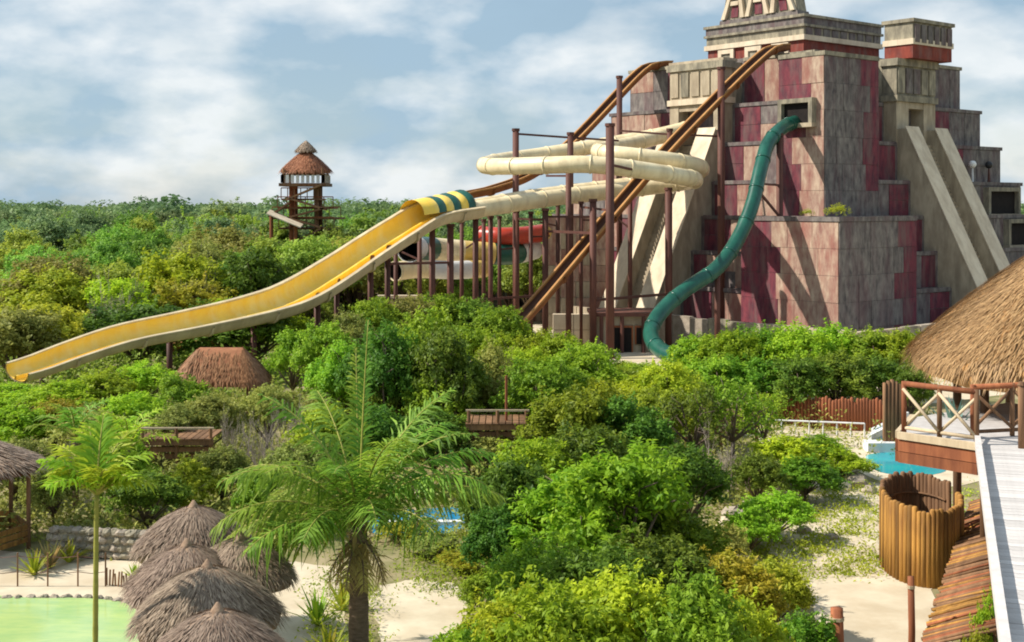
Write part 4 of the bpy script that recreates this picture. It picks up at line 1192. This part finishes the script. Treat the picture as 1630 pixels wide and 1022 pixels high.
# ground cover that nobody could count: tufts over the clearing and between the shrubs
rng = np.random.default_rng(3)
def cover(name, polys, size, m, label, hmax=0.5, sig=0.22, per=36):
    pp, ss, tt = [], [], []
    for x0, x1, y0, y1, k in polys:
        k = k // per
        px = rng.uniform(x0, x1, k)
        Y = rng.uniform(y0, y1, k)
        c = np.stack([(px - CX) / F * Y, Y, np.zeros(k)], 1)
        sc = rng.uniform(0.5, 1.4, (k, 1))
        off = rng.normal(size=(k, per, 3)) * np.array([sig, sig, 0])
        off[:, :, 2] = rng.random((k, per)) ** 1.4 * hmax * np.exp(-(off[:, :, 0] ** 2 + off[:, :, 1] ** 2) / (2.5 * sig * sig))
        p = (c[:, None, :] + off * sc[:, :, None]).reshape(-1, 3)
        p[:, 2] += 0.02
        pp.append(p)
        ss.append(size * rng.uniform(0.6, 1.3, len(p)))
        tt.append(np.clip(np.repeat(rng.random(k) * 0.7, per) + rng.random(k * per) * 0.35, 0, 1))
    p = np.concatenate(pp)
    nn = rng.normal(size=p.shape) * 0.8 + np.array([0, -0.3, 0.6])
    me = leaf_cloud(p, nn, np.concatenate(ss), rng, 0.4, np.concatenate(tt), name)
    return tag(place(name, me, M[m]), label, 'ground cover', kind='stuff')
cover('clearing_grass', [(1180, 1410, 31, 42, 9000)], 0.10, 'leaf_yellow', 'sparse yellow-green grass on the sandy clearing', 0.35)
cover('ground_cover', [(-60, 560, 33.5, 60, 40000), (560, 1180, 34, 66, 36000), (1100, 1480, 46, 66, 9000)], 0.17, 'leaf_olive', 'low olive undergrowth between the shrubs', 1.0, 0.4, 60)
cover('jungle_undergrowth', [(-80, 560, 58, 100, 40000)], 0.26, 'leaf_jungle', 'dense undergrowth at the foot of the jungle trees', 2.0, 0.7, 90)
cover('foreground_undergrowth', [(500, 600, 20, 31, 3600), (760, 1290, 19, 33, 12000), (640, 800, 29.5, 34, 4000)], 0.09, 'leaf_green', 'leafy undergrowth beneath the foreground bushes', 0.7)
cover('boardwalk_weeds', [(1545, 1600, 20, 27, 1500), (1500, 1570, 33, 40, 600)], 0.10, 'leaf_lime', 'weeds between the log path and the boardwalk', 0.6)
# ------------------------------------------------------------------ thatch
def thatch(Rd, h, seed, n, blade=0.4, bw=0.035, sx=1.0, sy=1.0, ridge=0.0, drop=0.18, lift=0.16, bulge=0.04):
    # shaggy cone: solid core and loose straw
    r = random.Random(seed)
    core = MB()
    seg, rings = 40, 9
    for i in range(rings + 1):
        t = i / rings
        for k in range(seg):
            a = 2 * math.pi * k / seg
            rr = Rd * (0.03 + 0.97 * t ** 0.92) * (1 + 0.05 * math.sin(a * 5 + seed) + r.uniform(-0.02, 0.02))
            x = rr * math.cos(a) * sx
            x += ridge * (1 if math.cos(a) > 0 else -1) * min(1, abs(math.cos(a)) * 4) * 0.5
            core.v.append((x, rr * math.sin(a) * sy, h * (1 - t) + bulge * h * math.sin(math.pi * t)))
    for i in range(rings):
        for k in range(seg):
            j = (k + 1) % seg
            core.f.append((i * seg + k, (i + 1) * seg + k, (i + 1) * seg + j, i * seg + j))
    core.f.append(tuple(range(seg)))
    b = len(core.v)
    for k in range(seg):
        v = core.v[rings * seg + k]
        core.v.append((v[0] * 0.97, v[1] * 0.97, v[2] - drop))
    for k in range(seg):
        j = (k + 1) % seg
        core.f.append((rings * seg + k, b + k, b + j, rings * seg + j))
    st = MB()
    sl = math.atan2(h, Rd)
    for i in range(n):
        t = math.sqrt(r.uniform(0.0, 1.0))
        a = r.uniform(0, 2 * math.pi)
        ca, sa = math.cos(a), math.sin(a)
        rr = Rd * (0.03 + 0.97 * t ** 0.92) * (1 + 0.05 * math.sin(a * 5 + seed) + 0.012)
        off = ridge * (1 if ca > 0 else -1) * min(1, abs(ca) * 4) * 0.5
        z = h * (1 - t) + bulge * h * math.sin(math.pi * t) + r.uniform(0.0, 0.05)
        base = Vector((rr * ca * sx + off, rr * sa * sy, z))
        l = blade * r.uniform(0.6, 1.2)
        dn = Vector((ca * sx * math.cos(sl), sa * sy * math.cos(sl), -math.sin(sl))).normalized()
        tang = Vector((-sa, ca, 0))
        tip = base + (dn + tang * r.uniform(-0.22, 0.22) + Vector((0, 0, r.uniform(-0.05, lift)))).normalized() * l
        if t > 0.93: tip.z -= r.uniform(0.0, drop)
        st.blade(base, tip, bw * r.uniform(0.6, 1.4), tang)
    return core.mesh('thatch_core', True), tint_mesh(st.mesh('straw'), seed)
core_u, straw_u = thatch(1.5, 1.0, 3, 6500, 0.30, 0.026, bulge=0.17, drop=0.3)
def umbrella(px, ypx, zt_, label, s=1.0, rot=0.0):
    Y = (H - zt_) * F / (ypx - HY)
    b = GX(px, Y)
    t = thing('palapa_umbrella', b, label, 'beach umbrella', 'thatched umbrellas on the beach')
    o = place('thatch_core', core_u, M['thatch'], t, b + Vector((0, 0, zt_ - 1.0 * s)), (0, 0, rot), s)
    place('straw', straw_u, M['straw'], o)
    MB().tube([b + Vector((0, 0, -0.2)), b + Vector((0, 0, zt_ - 0.2))], [0.09, 0.07], 8).build('pole', M['wood'], t, True)
    for i in range(6):
        a = rot + i * math.pi / 3
        MB().bar(b + Vector((0, 0, zt_ - 0.35 * s)), b + Vector((math.cos(a) * 1.2 * s, math.sin(a) * 1.2 * s, zt_ - 1.06 * s)), 0.05).build('rafter', M['wood'], t)
    MB().tube([b + Vector((0, 0, zt_ - 0.16 * s)), b + Vector((0, 0, zt_ + 0.02)), b + Vector((0, 0, zt_ + 0.13))], [0.16, 0.10, 0.02], 9).build('top_knot', M['thatch'], t, True)
    return t
umbrella(308, 806, 2.7, 'grey thatched beach umbrella farthest back of the cluster', 0.76, 0.3)
umbrella(382, 856, 2.7, 'grey thatched beach umbrella at the right of the cluster', 0.66, 1.2)
umbrella(297, 868, 2.7, 'grey thatched beach umbrella second from the back, left side', 0.72, 2.0)
umbrella(330, 902, 2.75, 'grey thatched beach umbrella in the middle of the cluster', 0.80, 2.9)
umbrella(346, 972, 2.75, 'grey thatched beach umbrella nearest the viewer at bottom edge', 0.72, 4.0)

# big golden palapa at the right edge
bc = GX(1752, 31)
t = thing('palapa_hut', bc, 'big golden thatched hut roof at the right edge above the railing', 'thatched hut')
c_, s_ = thatch(4.35, 3.35, 8, 34000, 0.32, 0.028, drop=0.45)
o = place('thatch_core', c_, M['thatch_gold'], t, bc + Vector((0, 0, 5.32)))
place('straw', s_, M['straw_gold'], o)
for i in range(8):
    a = i * math.pi / 4 + 0.3
    q = bc + Vector((math.cos(a) * 3.3, math.sin(a) * 3.3, 0))
    MB().tube([q, q + Vector((0, 0, 5.6))], 0.11, 8).build('post', M['wood'], t, True)
# rust coloured hip roof under the flume
bc = GX(352, 53)
t = thing('rust_roof_hut', bc, 'low hut with a rust brown thatched roof under the flume', 'thatched hut')
c_, s_ = thatch(1.2, 1.25, 12, 7000, 0.35, 0.04, 0.9, 1.15, 1.7, 0.2)
o = place('thatch_core', c_, M['thatch_rust'], t, bc + Vector((0, 0, 1.85)))
place('straw', s_, M['straw_rust'], o)
for sx in (-1.3, 1.3):
    for sy in (-0.9, 0.9):
        MB().tube([bc + Vector((sx, sy, 0)), bc + Vector((sx, sy, 2.0))], 0.08, 8).build('post', M['wood'], t, True)
# gazebo at the left edge
bc = GX(-62, 33.5)
t = thing('gazebo', bc, 'dark roofed wooden gazebo cut by the left edge', 'gazebo')
c_, s_ = thatch(1.9, 0.75, 14, 5000, 0.35, 0.035, drop=0.22)
o = place('thatch_core', c_, M['slide_dark'], t, bc + Vector((0, 0, 2.25)))
place('straw', s_, M['straw'], o)
for i in range(6):
    a = i * math.pi / 3 + 0.1
    q = bc + Vector((math.cos(a) * 1.7, math.sin(a) * 1.7, 0))
    MB().tube([q, q + Vector((0, 0, 2.35))], 0.06, 8).build('post', M['wood'], t, True)
    a2_ = a + math.pi / 3
    q2_ = bc + Vector((math.cos(a2_) * 1.7, math.sin(a2_) * 1.7, 0))
    for z in (0.25, 0.42, 0.59):
        MB().bar(q + Vector((0, 0, z)), q2_ + Vector((0, 0, z)), 0.05, 0.13).build('bench_board', M['wood_ochre'], t)

# ------------------------------------------------------------------ watchtower
TY = 112.0
bt = GX(487, TY)
t = thing('watchtower', bt, 'wooden lookout tower with a thatched roof above the jungle', 'watchtower')
u = TY / F
zf = lambda y: H - (y - HY) * u
c_, s_ = thatch(38.5 * u, (272 - 238) * u, 21, 3600, 0.45, 0.06, drop=0.2)
o = place('roof_thatch', c_, M['thatch_rust'], t, bt + Vector((0, 0, zf(272))))
place('straw', s_, M['straw_rust'], o)
c_, s_ = thatch(16 * u, 16 * u, 22, 900, 0.3, 0.05, drop=0.15)
o = place('roof_cap', c_, M['thatch'], t, bt + Vector((0, 0, zf(240))))
place('straw', s_, M['straw'], o)
hw = 32 * u
for sx in (-1, 1):
    for sy in (-1, 1):
        q = bt + Vector((sx * hw * 0.95, sy * hw * 0.95, 0))
        MB().tube([q + Vector((0, 0, zf(294))), q + Vector((0, 0, zf(268)))], 0.09, 8).build('roof_post', M['wood'], t)
        q = bt + Vector((sx * hw * 0.62, sy * hw * 0.62, 0))
        MB().tube([q, q + Vector((0, 0, zf(294)))], 0.2, 8).build('leg', M['wood_red'] if sx < 0 else M['wood'], t)
MB().box(bt.x - hw * 1.15, bt.x + hw * 1.15, TY - hw * 1.15, TY + hw * 1.15, zf(297), zf(292)).build('deck', M['wood'], t)
for sx, sy in ((0, -1), (0, 1), (-1, 0), (1, 0)):
    for kk in range(-4, 5):
        e = kk / 4 * hw
        q = bt + Vector((sx * hw if sx else e, sy * hw if sy else e, 0))
        if sy == -1 or sx: MB().box(q.x - 0.13, q.x + 0.13, q.y - 0.05, q.y + 0.05, zf(291.5), zf(279)).build('rail_board', M['white_paint'] if kk % 2 == 0 or sy else M['wood_pale'], t)
    a_ = bt + Vector((sx * hw - (hw if sy else 0), sy * hw - (hw if sx else 0), zf(278)))
    b_ = bt + Vector((sx * hw + (hw if sy else 0), sy * hw + (hw if sx else 0), zf(278)))
    MB().bar(a_, b_, 0.1).build('handrail', M['wood'], t)
for y_, w_, x_ in ((316, 1.2, -0.2), (330, 1.7, 0.2), (346, 2.1, 0.3), (362, 1.7, 0.3)):
    MB().box(bt.x - hw * w_ * 0.8 + x_, bt.x + hw * w_ * 0.8 + x_, TY - hw * 0.9, TY + hw * 0.9, zf(y_) - 0.15, zf(y_)).build('landing', M['wood'], t)
    MB().bar(bt + Vector((-hw * w_ * 0.8 + x_, -hw * 0.9, zf(y_) + 0.9)), bt + Vector((hw * w_ * 0.8 + x_, -hw * 0.9, zf(y_) + 0.9)), 0.09).build('handrail', M['wood_red'], t)
    for kk in range(7):
        xx = bt.x + x_ + hw * w_ * 0.8 * (kk - 3) / 3
        MB().bar((xx, TY - hw * 0.9, zf(y_)), (xx, TY - hw * 0.9, zf(y_) + 0.9), 0.07).build('baluster', M['wood'], t)
for (x0, y0, x1, y1) in ((456, 318, 512, 294), (520, 334, 462, 316), (452, 348, 522, 330), (524, 366, 458, 346), (456, 392, 515, 362), (428, 345, 462, 322)):
    MB().bar(P(x0, y0, TY - 2.2), P(x1, y1, TY - 2.2), 0.8, 0.15).build('stair_flight', M['wood'], t)
# pale canopy roof at the tower's left
cn = thing('canopy_roof', GX(452, 108), 'small pale sloping canopy beside the watchtower', 'canopy')
mb = MB()
lo = [P(424, 341, 107), P(478, 363, 107), P(484, 357, 110), P(430, 335, 110)]
mb.prism(lo, [p + Vector((0, 0, 0.08)) for p in lo]).build('roof', M['cream'], cn)
for px, y_ in ((432, 344), (470, 360)):
    MB().tube([GX(px, 108.2), P(px, y_, 108.2)], 0.16, 8).build('post', M['wood_red'], cn)

# ------------------------------------------------------------------ boardwalk, railings, palisade
A0, B0 = Vector((4.1, 10.2, 0)), Vector((9.42, 26.0, 0))
dB = (B0 - A0).normalized()
sB = Vector((dB.y, -dB.x, 0))
DZ = 4.15
bw = thing('boardwalk', A0, 'pale plank boardwalk running up the right edge', 'boardwalk')
Lb = (B0 - A0).length
plk = MB().box(0, 2.3, 0, 0.188, -0.045, 0).mesh('plank')
rz = math.atan2(sB.y, sB.x)
n = int(Lb / 0.2)
for i in range(n):
    place('plank', plk, M['plank'], bw, A0 + dB * (i * 0.2) + Vector((0, 0, DZ + rnd.uniform(-0.004, 0.004))), (0, 0, rz + rnd.uniform(-0.004, 0.004)))
MB().bar(A0 - sB * 0.02 + Vector((0, 0, DZ + 0.08)), B0 - sB * 0.02 + Vector((0, 0, DZ + 0.08)), 0.11, 0.2).build('kerb', M['plank'], bw)
MB().bar(A0 + sB * 2.3 + Vector((0, 0, DZ + 0.08)), B0 + sB * 2.3 + Vector((0, 0, DZ + 0.08)), 0.11, 0.2).build('kerb', M['plank'], bw)
for s in (0.55, 1.9):
    MB().bar(A0 + sB * s + Vector((0, 0, DZ - 0.2)), B0 + sB * s + Vector((0, 0, DZ - 0.2)), 0.14, 0.28).build('joist', M['wood'], bw)
for i in range(6):
    for s in (1.2, 2.1):
        q = A0 + dB * (1 + i * 3.0) + sB * s
        MB().tube([q + Vector((0, 0, -0.2)), q + Vector((0, 0, DZ - 0.3))], 0.12, 8).build('pile', M['wood'], bw, True)
# cross deck with red fascia
v0, v1 = Vector((8.22, 27.25, 0)), Vector((9.42, 25.95, 0))
dk = thing('cross_deck', v0, 'wooden cross deck with a red-brown fascia at the boardwalk end', 'deck')
v2, v3 = Vector((13.6, 28.4, 0)), Vector((12.2, 31.6, 0))
v4 = Vector((9.2, 29.4, 0))
lo = [v0, v1, B0 + sB * 2.3, v2, v3, v4]
MB().prism([p + Vector((0, 0, DZ - 0.14)) for p in lo], [p + Vector((0, 0, DZ - 0.012)) for p in lo]).build('deck_floor', M['plank'], dk)
for z0, z1, m in ((DZ - 0.1, DZ + 0.05, 'wood_pale'), (DZ - 0.36, DZ - 0.12, 'wood_red'), (DZ - 0.60, DZ - 0.37, 'wood_red')):
    o2 = (v1 - v0).normalized().cross(Vector((0, 0, 1))) * (0.05 if m == 'wood_red' else 0.09)
    MB().bar(v0 + o2 + Vector((0, 0, (z0 + z1) / 2)), v1 + o2 + Vector((0, 0, (z0 + z1) / 2)), 0.1, z1 - z0 - 0.004).build('fascia_board', M[m], dk)
    o3 = (v4 - v0).normalized().cross(Vector((0, 0, 1))) * -0.06
    MB().bar(v4 + o3 + Vector((0, 0, (z0 + z1) / 2)), v0 + o3 + Vector((0, 0, (z0 + z1) / 2)), 0.1, z1 - z0 - 0.004).build('fascia_board', M[m], dk)
for p in (v2, v3, B0 + sB * 2.2, Vector((11.6, 29.6, 0))):
    q = p.lerp(Vector((11, 28.5, 0)), 0.06)
    MB().tube([q + Vector((0, 0, -0.2)), q + Vector((0, 0, DZ - 0.15))], 0.13, 8).build('pile', M['wood_red'], dk, True)
def railing(a, b, nbay, label, mx='wood_pale', hh=1.05):
    a, b = a + Vector((0, 0, DZ)), b + Vector((0, 0, DZ))
    t = thing('railing', a, label, 'railing')
    up = Vector((0, 0, 1))
    for i in range(nbay + 1):
        p = a.lerp(b, i / nbay)
        MB().tube([p, p + up * (hh + 0.05)], 0.055, 8).build('post', M['wood_red'] if i == 0 else M['wood'], t, True)
    MB().tube([a + up * hh, b + up * hh], 0.06, 8).build('top_rail', M['wood_red'], t, True)
    MB().tube([a + up * 0.12, b + up * 0.12], 0.04, 8).build('bottom_rail', M[mx], t, True)
    for i in range(nbay):
        p, q = a.lerp(b, i / nbay), a.lerp(b, (i + 1) / nbay)
        f = (b - a).normalized().cross(up) * 0.04
        MB().tube([p + up * 0.95 + f, q + up * 0.15 + f], 0.035, 6).build('brace', M[mx], t, True)
        MB().tube([p + up * 0.15 - f, q + up * 0.95 - f], 0.035, 6).build('brace', M[mx], t, True)
railing(v0 + Vector((0.08, 0.02, 0)), v1 + Vector((-0.02, 0.1, 0)), 2, 'log railing with pale crossed braces left of the boardwalk end')
railing(B0 + Vector((0.15, 0.75, 0)), B0 + Vector((2.9, 1.5, 0)), 3, 'dark log railing with crossed braces across the boardwalk end', 'wood')
pst = B0 + sB * 0.98 + dB * -0.35
t = thing('rail_post', pst + Vector((0, 0, DZ)), 'grey-brown post rising at the right edge of the boardwalk', 'post')
pst = GX(1626, 25.6)
t.location = (pst.x, pst.y, DZ); ORG[t.name] = Vector((pst.x, pst.y, DZ))
MB().tube([(pst.x, pst.y, DZ), (pst.x, pst.y, DZ + 1.25)], 0.07, 8).build('shaft', M['wood'], t, True)
MB().tube([(pst.x, pst.y, DZ + 1.25), (pst.x, pst.y, DZ + 1.32)], [0.09, 0.05], 8).build('cap', M['wood'], t)
# side rail of the boardwalk beyond the frame, whose shadow falls on the planks
# log palisade tank
pc = Vector((GX(1464, 32).x, 31.9, 0))
t = thing('log_palisade', pc, 'oval ochre log palisade enclosure right of the sandy clearing', 'palisade')
lm = MB().tube([(0, 0, -0.1), (0.004, 0.003, 0.9), (0, 0, 1.86), (0, 0, 1.9)], [0.078, 0.075, 0.072, 0.045], 8).mesh('log', True)
nlog = 58
for i in range(nlog):
    a = 2 * math.pi * i / nlog
    if 0.05 < a < 0.42: continue
    q = pc + Vector((math.cos(a) * 0.92, math.sin(a) * 1.72, 0))
    q = q + Vector((0.22 * math.sin(a), 0, 0))
    hs = 1 + 0.05 * math.sin(a) + rnd.uniform(-0.03, 0.03)
    place('log', lm, M['wood_ochre'] if math.sin(a) < 0.25 else M['wood'], t, q, (0, 0, rnd.uniform(0, 6)), (rnd.uniform(0.9, 1.12),) * 2 + (hs,))
for z in (0.4, 1.5):
    ring = [pc + Vector((math.cos(a) * 0.83 + 0.22 * math.sin(a), math.sin(a) * 1.62, z)) for a in [0.45 + (2 * math.pi - 0.42) * k / 40 for k in range(41)]]
    MB().tube(ring, 0.03, 5).build('binding_rail', M['wood'], t, True)
bx = thing('blue_pump', pc + Vector((0.1, -0.1, 0)), 'small blue and white pump standing inside the log palisade', 'pump')
q = pc + Vector((0.1, 0.3, 0))
MB().box(q.x - 0.3, q.x + 0.3, q.y - 0.25, q.y + 0.25, 0, 0.9).build('base', M['white_paint'], bx)
MB().tube([q + Vector((-0.2, 0, 0.9)), q + Vector((0.0, 0, 1.15)), q + Vector((0.25, 0, 1.15))], [0.16, 0.18, 0.14], 12).build('motor', M['water_blue'], bx, True)
# long lean-to roof of sticks between the palisade and the boardwalk
lp0, lp1 = Vector((7.45, 23.4, 1.0)), Vector((12.35, 34.6, 1.0))
t = thing('stick_roof', (lp0.x, lp0.y, 0), 'long sloping roof of brown sticks between palisade and boardwalk', 'stick roof')
dl = (lp1 - lp0).normalized()
sl_ = Vector((dl.y, -dl.x, 0))
st_len = 1.45
sm = MB().tube([(0, 0, 0), (st_len / 2, 0, 0.012), (st_len, 0, 0)], 0.034, 6).mesh('stick', True)
nn = int((lp1 - lp0).length / 0.064)
for i in range(nn):
    q = lp0 + dl * (i * 0.064) + sl_ * rnd.uniform(-0.06, 0.06)
    place('stick', sm, rnd.choice([M['wood'], M['wood'], M['wood_ochre'], M['wood_red']]), t, q + Vector((0, 0, rnd.uniform(-0.015, 0.02))), (0, -0.36 + rnd.uniform(-0.02, 0.02), math.atan2(sl_.y, sl_.x) + rnd.uniform(-0.05, 0.05)))
for s, z in ((0.12, -0.02), (0.7, 0.17), (1.25, 0.38)):
    o_ = sl_ * s + Vector((0, 0, z))
    MB().bar(lp0 + o_, lp1 + o_, 0.08).build('purlin', M['wood'], t)
for i in range(7):
    for s, z in ((0.15, -0.05), (1.22, 0.34)):
        q = lp0.lerp(lp1, (i + 0.2) / 6.6) + sl_ * s
        MB().tube([(q.x, q.y, -0.1), (q.x, q.y, 1.0 + z)], 0.055, 7).build('post', M['wood'], t, True)
# posts by the sand path
def rough_post(px, ytop, Y, r_, label, name='path_post'):
    b = GX(px, Y)
    z = P(px, ytop, Y).z
    t = thing(name, b, label, 'post')
    MB().tube([b + Vector((0, 0, -0.2)), b + Vector((0.02, 0, z * 0.5)), b + Vector((0, 0, z))], [r_ * 1.1, r_, r_ * 0.95], 9).build('shaft', M['wood_red'], t, True)
    MB().tube([b + Vector((0, 0, z - 0.22)), b + Vector((0, 0, z - 0.16))], r_ * 1.15, 9).build('rope_band', M['wood_pale'], t)
rough_post(1450, 918, 24.2, 0.065, 'slim brown post beside the right sand path')
rough_post(1332, 968, 23.5, 0.12, 'short thick stump at the left of the right sand path', 'path_stump')
rough_post(1217, 915, 25.8, 0.08, 'small dark stump among the yellow bushes', 'path_stump')

# red palisade behind the pool
t = thing('red_palisade', GX(1320, 53), 'long red-brown log fence left of the railing behind the pool', 'fence')
rl = MB().tube([(0, 0, -0.1), (0, 0, 1.2), (0, 0, 1.26)], [0.07, 0.07, 0.03], 7).mesh('log', True)
a_, b_ = GX(1196, 53.2), GX(1432, 50.2)
nn = 46
for i in range(nn):
    q = a_.lerp(b_, i / (nn - 1)) + Vector((0, 0.25 * math.sin(i * 0.2), 0))
    place('log', rl, M['wood_red'], t, q, (0, 0, 0), (1, 1, rnd.uniform(0.9, 1.08)))
MB().bar(a_ + Vector((0, 0.35, 0.9)), b_ + Vector((0, 0.35, 0.9)), 0.07).build('rail', M['wood'], t)
t = thing('log_screen', GX(1424, 36), 'tall brown log screen left of the cross deck railing', 'fence')
for i in range(6):
    q = GX(1408 + i * 6, 47)
    MB().tube([q, q + Vector((0, 0, 2.5 + rnd.uniform(-0.1, 0.1)))], 0.07, 7).build('log', M['wood'], t, True)
# little water slide with pale blue ramp at the pool
sb = GX(1410, 49)
t = thing('kiddie_slide', sb, 'small pale blue and white pool slide beside the turquoise pool', 'pool slide')
a_, b_ = P(1440, 672, 49.5), P(1384, 700, 47.5)
lo = [a_, b_, b_ + Vector((0.5, 1.3, 0)), a_ + Vector((0.5, 1.3, 0))]
MB().prism([(p.x, p.y, 0) for p in lo], lo).build('ramp', M['blue_paint'], t)
for o_ in (Vector((0, 0, 0)), Vector((0.5, 1.3, 0))):
    MB().bar(a_ + o_ + Vector((0, 0, 0.08)), b_ + o_ + Vector((0, 0, 0.08)), 0.16, 0.22).build('side_wall', M['white_paint'], t)
MB().box(b_.x - 0.3, b_.x + 0.9, b_.y - 0.9, b_.y - 0.2, 0, 0.35).build('landing_block', M['white_paint'], t)
# white handrail along the pool deck
t = thing('white_railing', GX(1240, 50.5), 'low white railing in front of the red fence', 'railing')
for i in range(9):
    q = GX(1200 + i * 22, 50.6 - i * 0.12)
    MB().tube([q, q + Vector((0, 0, 0.55))], 0.03, 6).build('post', M['white_paint'], t)
MB().tube([GX(1200, 50.6, 0.55), GX(1376, 49.6, 0.55)], 0.035, 6).build('rail', M['white_paint'], t)
# rim stones and rocks
def rock_mesh(seed):
    r = random.Random(seed)
    mb = MB()
    n, k = 8, 5
    for i in range(k + 1):
        ph = math.pi * i / k
        for j in range(n):
            th = 2 * math.pi * j / n
            s = r.uniform(0.8, 1.15)
            mb.v.append((math.sin(ph) * math.cos(th) * 0.5 * s, math.sin(ph) * math.sin(th) * 0.5 * s, -math.cos(ph) * 0.4 * s))
    for i in range(k):
        for j in range(n):
            l = (j + 1) % n
            mb.f.append((i * n + j, i * n + l, (i + 1) * n + l, (i + 1) * n + j))
    return mb.mesh('stone')
RM = [rock_mesh(i) for i in range(5)]
rk = [(1172, 828, 0.8), (1160, 838, 0.6), (1236, 776, 0.6), (1262, 772, 0.5), (1290, 778, 0.6), (1315, 776, 0.5), (1340, 780, 0.6), (1362, 772, 0.8), (1385, 784, 0.5), (1280, 848, 0.4), (1322, 858, 0.35), (1185, 842, 0.5)]
for i, (px, py, s) in enumerate(sorted(rk)):
    b = G(px, py)
    o = place('rock', RM[i % 5], M['rock'] if i % 3 else M['cream'], None, b + Vector((0, 0, 0.12 * s)), (0, 0, rnd.uniform(0, 6)), (s * 1.3, s, s * 0.9))
    tag(o, ORD[i] + ' from left of the pale rocks edging the sandy clearing', 'rock', 'rocks at the clearing')
# low stone wall at the left, stone by stone
t = thing('stone_wall', GX(165, 33), 'low grey stone wall left of the thatched umbrellas', 'wall')
a_, b_ = GX(82, 33.0), GX(262, 32.4)
for j in range(4):
    n = 15
    for i in range(n):
        q = a_.lerp(b_, (i + (0.5 if j % 2 else 0)) / n)
        place('stone', RM[(i * 3 + j) % 5], M['mossy'] if (i + j) % 3 else M['rock'], t, q + Vector((0, rnd.uniform(-0.03, 0.03), 0.1 + j * 0.19)), (rnd.uniform(-0.2, 0.2), 0, rnd.uniform(0, 6)), (rnd.uniform(0.24, 0.31), rnd.uniform(0.3, 0.4), rnd.uniform(0.24, 0.28)))
q = a_.lerp(b_, 0.5)
MB().bar(a_ + Vector((0, 0.05, 0.36)), b_ + Vector((0, 0.05, 0.36)), 0.22, 0.72).build('mortar_core', M['mossy'], t)
# pool rim of small stones and a row of stakes on the beach
t = thing('pool_border', GX(60, 29.6), 'dark stone rim along the edge of the green pool', 'pool edge')
rp_ = spline([G(-80, 955), G(60, 952), G(150, 953), G(216, 966), G(232, 1010), G(226, 1060)], 0.24)
for i, p in enumerate(rp_):
    place('rim_stone', RM[i % 5], M['rock'] if i % 2 else M['mossy'], t, p + Vector((0, 0, 0.02)), (0, 0, i * 1.3), (0.27, 0.2, 0.16))
t = thing('stake_edging', GX(190, 29.9), 'row of small wooden stakes on the sand at the pool corner', 'stake row')
for i in range(14):
    q = GX(170 + i * 4.6, 30.4 - i * 0.03)
    MB().tube([q, q + Vector((rnd.uniform(-0.03, 0.03), 0, rnd.uniform(0.28, 0.42)))], 0.022, 5).build('stake', M['wood'], t)
t = thing('rope_fence', GX(90, 30.5), 'thin post and wire fence on the sand by the green pool', 'fence')
fpts = [GX(x, 30.3) for x in (-20, 28, 76, 124, 168)]
for q in fpts: MB().tube([q, q + Vector((0, 0, 0.8))], 0.02, 6).build('post', M['wood'], t)
for z in (0.35, 0.72):
    for a_, b_ in zip(fpts, fpts[1:]):
        MB().tube([a_ + Vector((0, 0, z)), a_.lerp(b_, 0.5) + Vector((0, 0, z - 0.04)), b_ + Vector((0, 0, z))], 0.008, 4).build('wire', M['steel'], t)
# small timber footbridges among the shrubs
def timber(px0, px1, Y, y0, y1, label, mast=None):
    a_, b_ = P(px0, y1, Y), P(px1, y1, Y)
    t = thing('timber_deck', GX((px0 + px1) / 2, Y), label, 'wooden deck')
    for i in range(3):
        z = a_.z + 0.0 - i * 0.25
        MB().bar((a_.x, Y - 0.5 + i * 0.15, z), (b_.x, Y - 0.5 + i * 0.15, z), 0.14, 0.17).build('beam', M['wood'], t)
    n = int((b_.x - a_.x) / 0.22)
    for i in range(n):
        MB().box(a_.x + i * 0.22, a_.x + i * 0.22 + 0.19, Y - 0.6, Y + 1.2, a_.z + 0.09, a_.z + 0.14).build('plank', M['wood'], t)
    for x in (a_.x + 0.1, (a_.x + b_.x) / 2, b_.x - 0.1):
        MB().tube([(x, Y - 0.45, 0), (x, Y - 0.45, P(px0, y0, Y).z)], 0.06, 7).build('post', M['wood'], t)
    MB().bar((a_.x, Y - 0.45, P(px0, y0, Y).z), (b_.x, Y - 0.45, P(px0, y0, Y).z), 0.06).build('handrail', M['wood_pale'], t)
    if mast:
        MB().tube([GX(mast[0], Y), P(mast[0], mast[1], Y)], 0.045, 6).build('mast', M['wood_red'], t)
timber(228, 345, 43.0, 678, 700, 'dark timber deck half hidden by shrubs at left')
timber(742, 842, 42.5, 650, 676, 'brown timber deck with a thin mast left of centre', (806, 598))
timber(1085, 1205, 47, 640, 664, 'brown timber walkway behind the thin stemmed trees')
t = thing('pool_ledge', GX(700, 35.8), 'white ledge in front of the small blue pool', 'pool edge')
for i in range(7):
    a_, b_ = GX(614 + i * 25, 36.2), GX(638 + i * 25, 36.2)
    MB().box(a_.x, b_.x, 36.0, 36.25, 0, 0.12).build('coping_stone', M['white_paint'], t)
t = thing('lamp_post', GX(663, 34), 'thin pale post standing at the blue pool', 'post')
b = GX(663, 34)
MB().tube([b, b + Vector((0, 0, 1.7))], 0.05, 8).build('shaft', M['wood_pale'], t, True)
MB().tube([b + Vector((0, 0, 1.7)), b + Vector((0, 0, 1.8))], [0.07, 0.03], 8).build('cap', M['wood'], t)
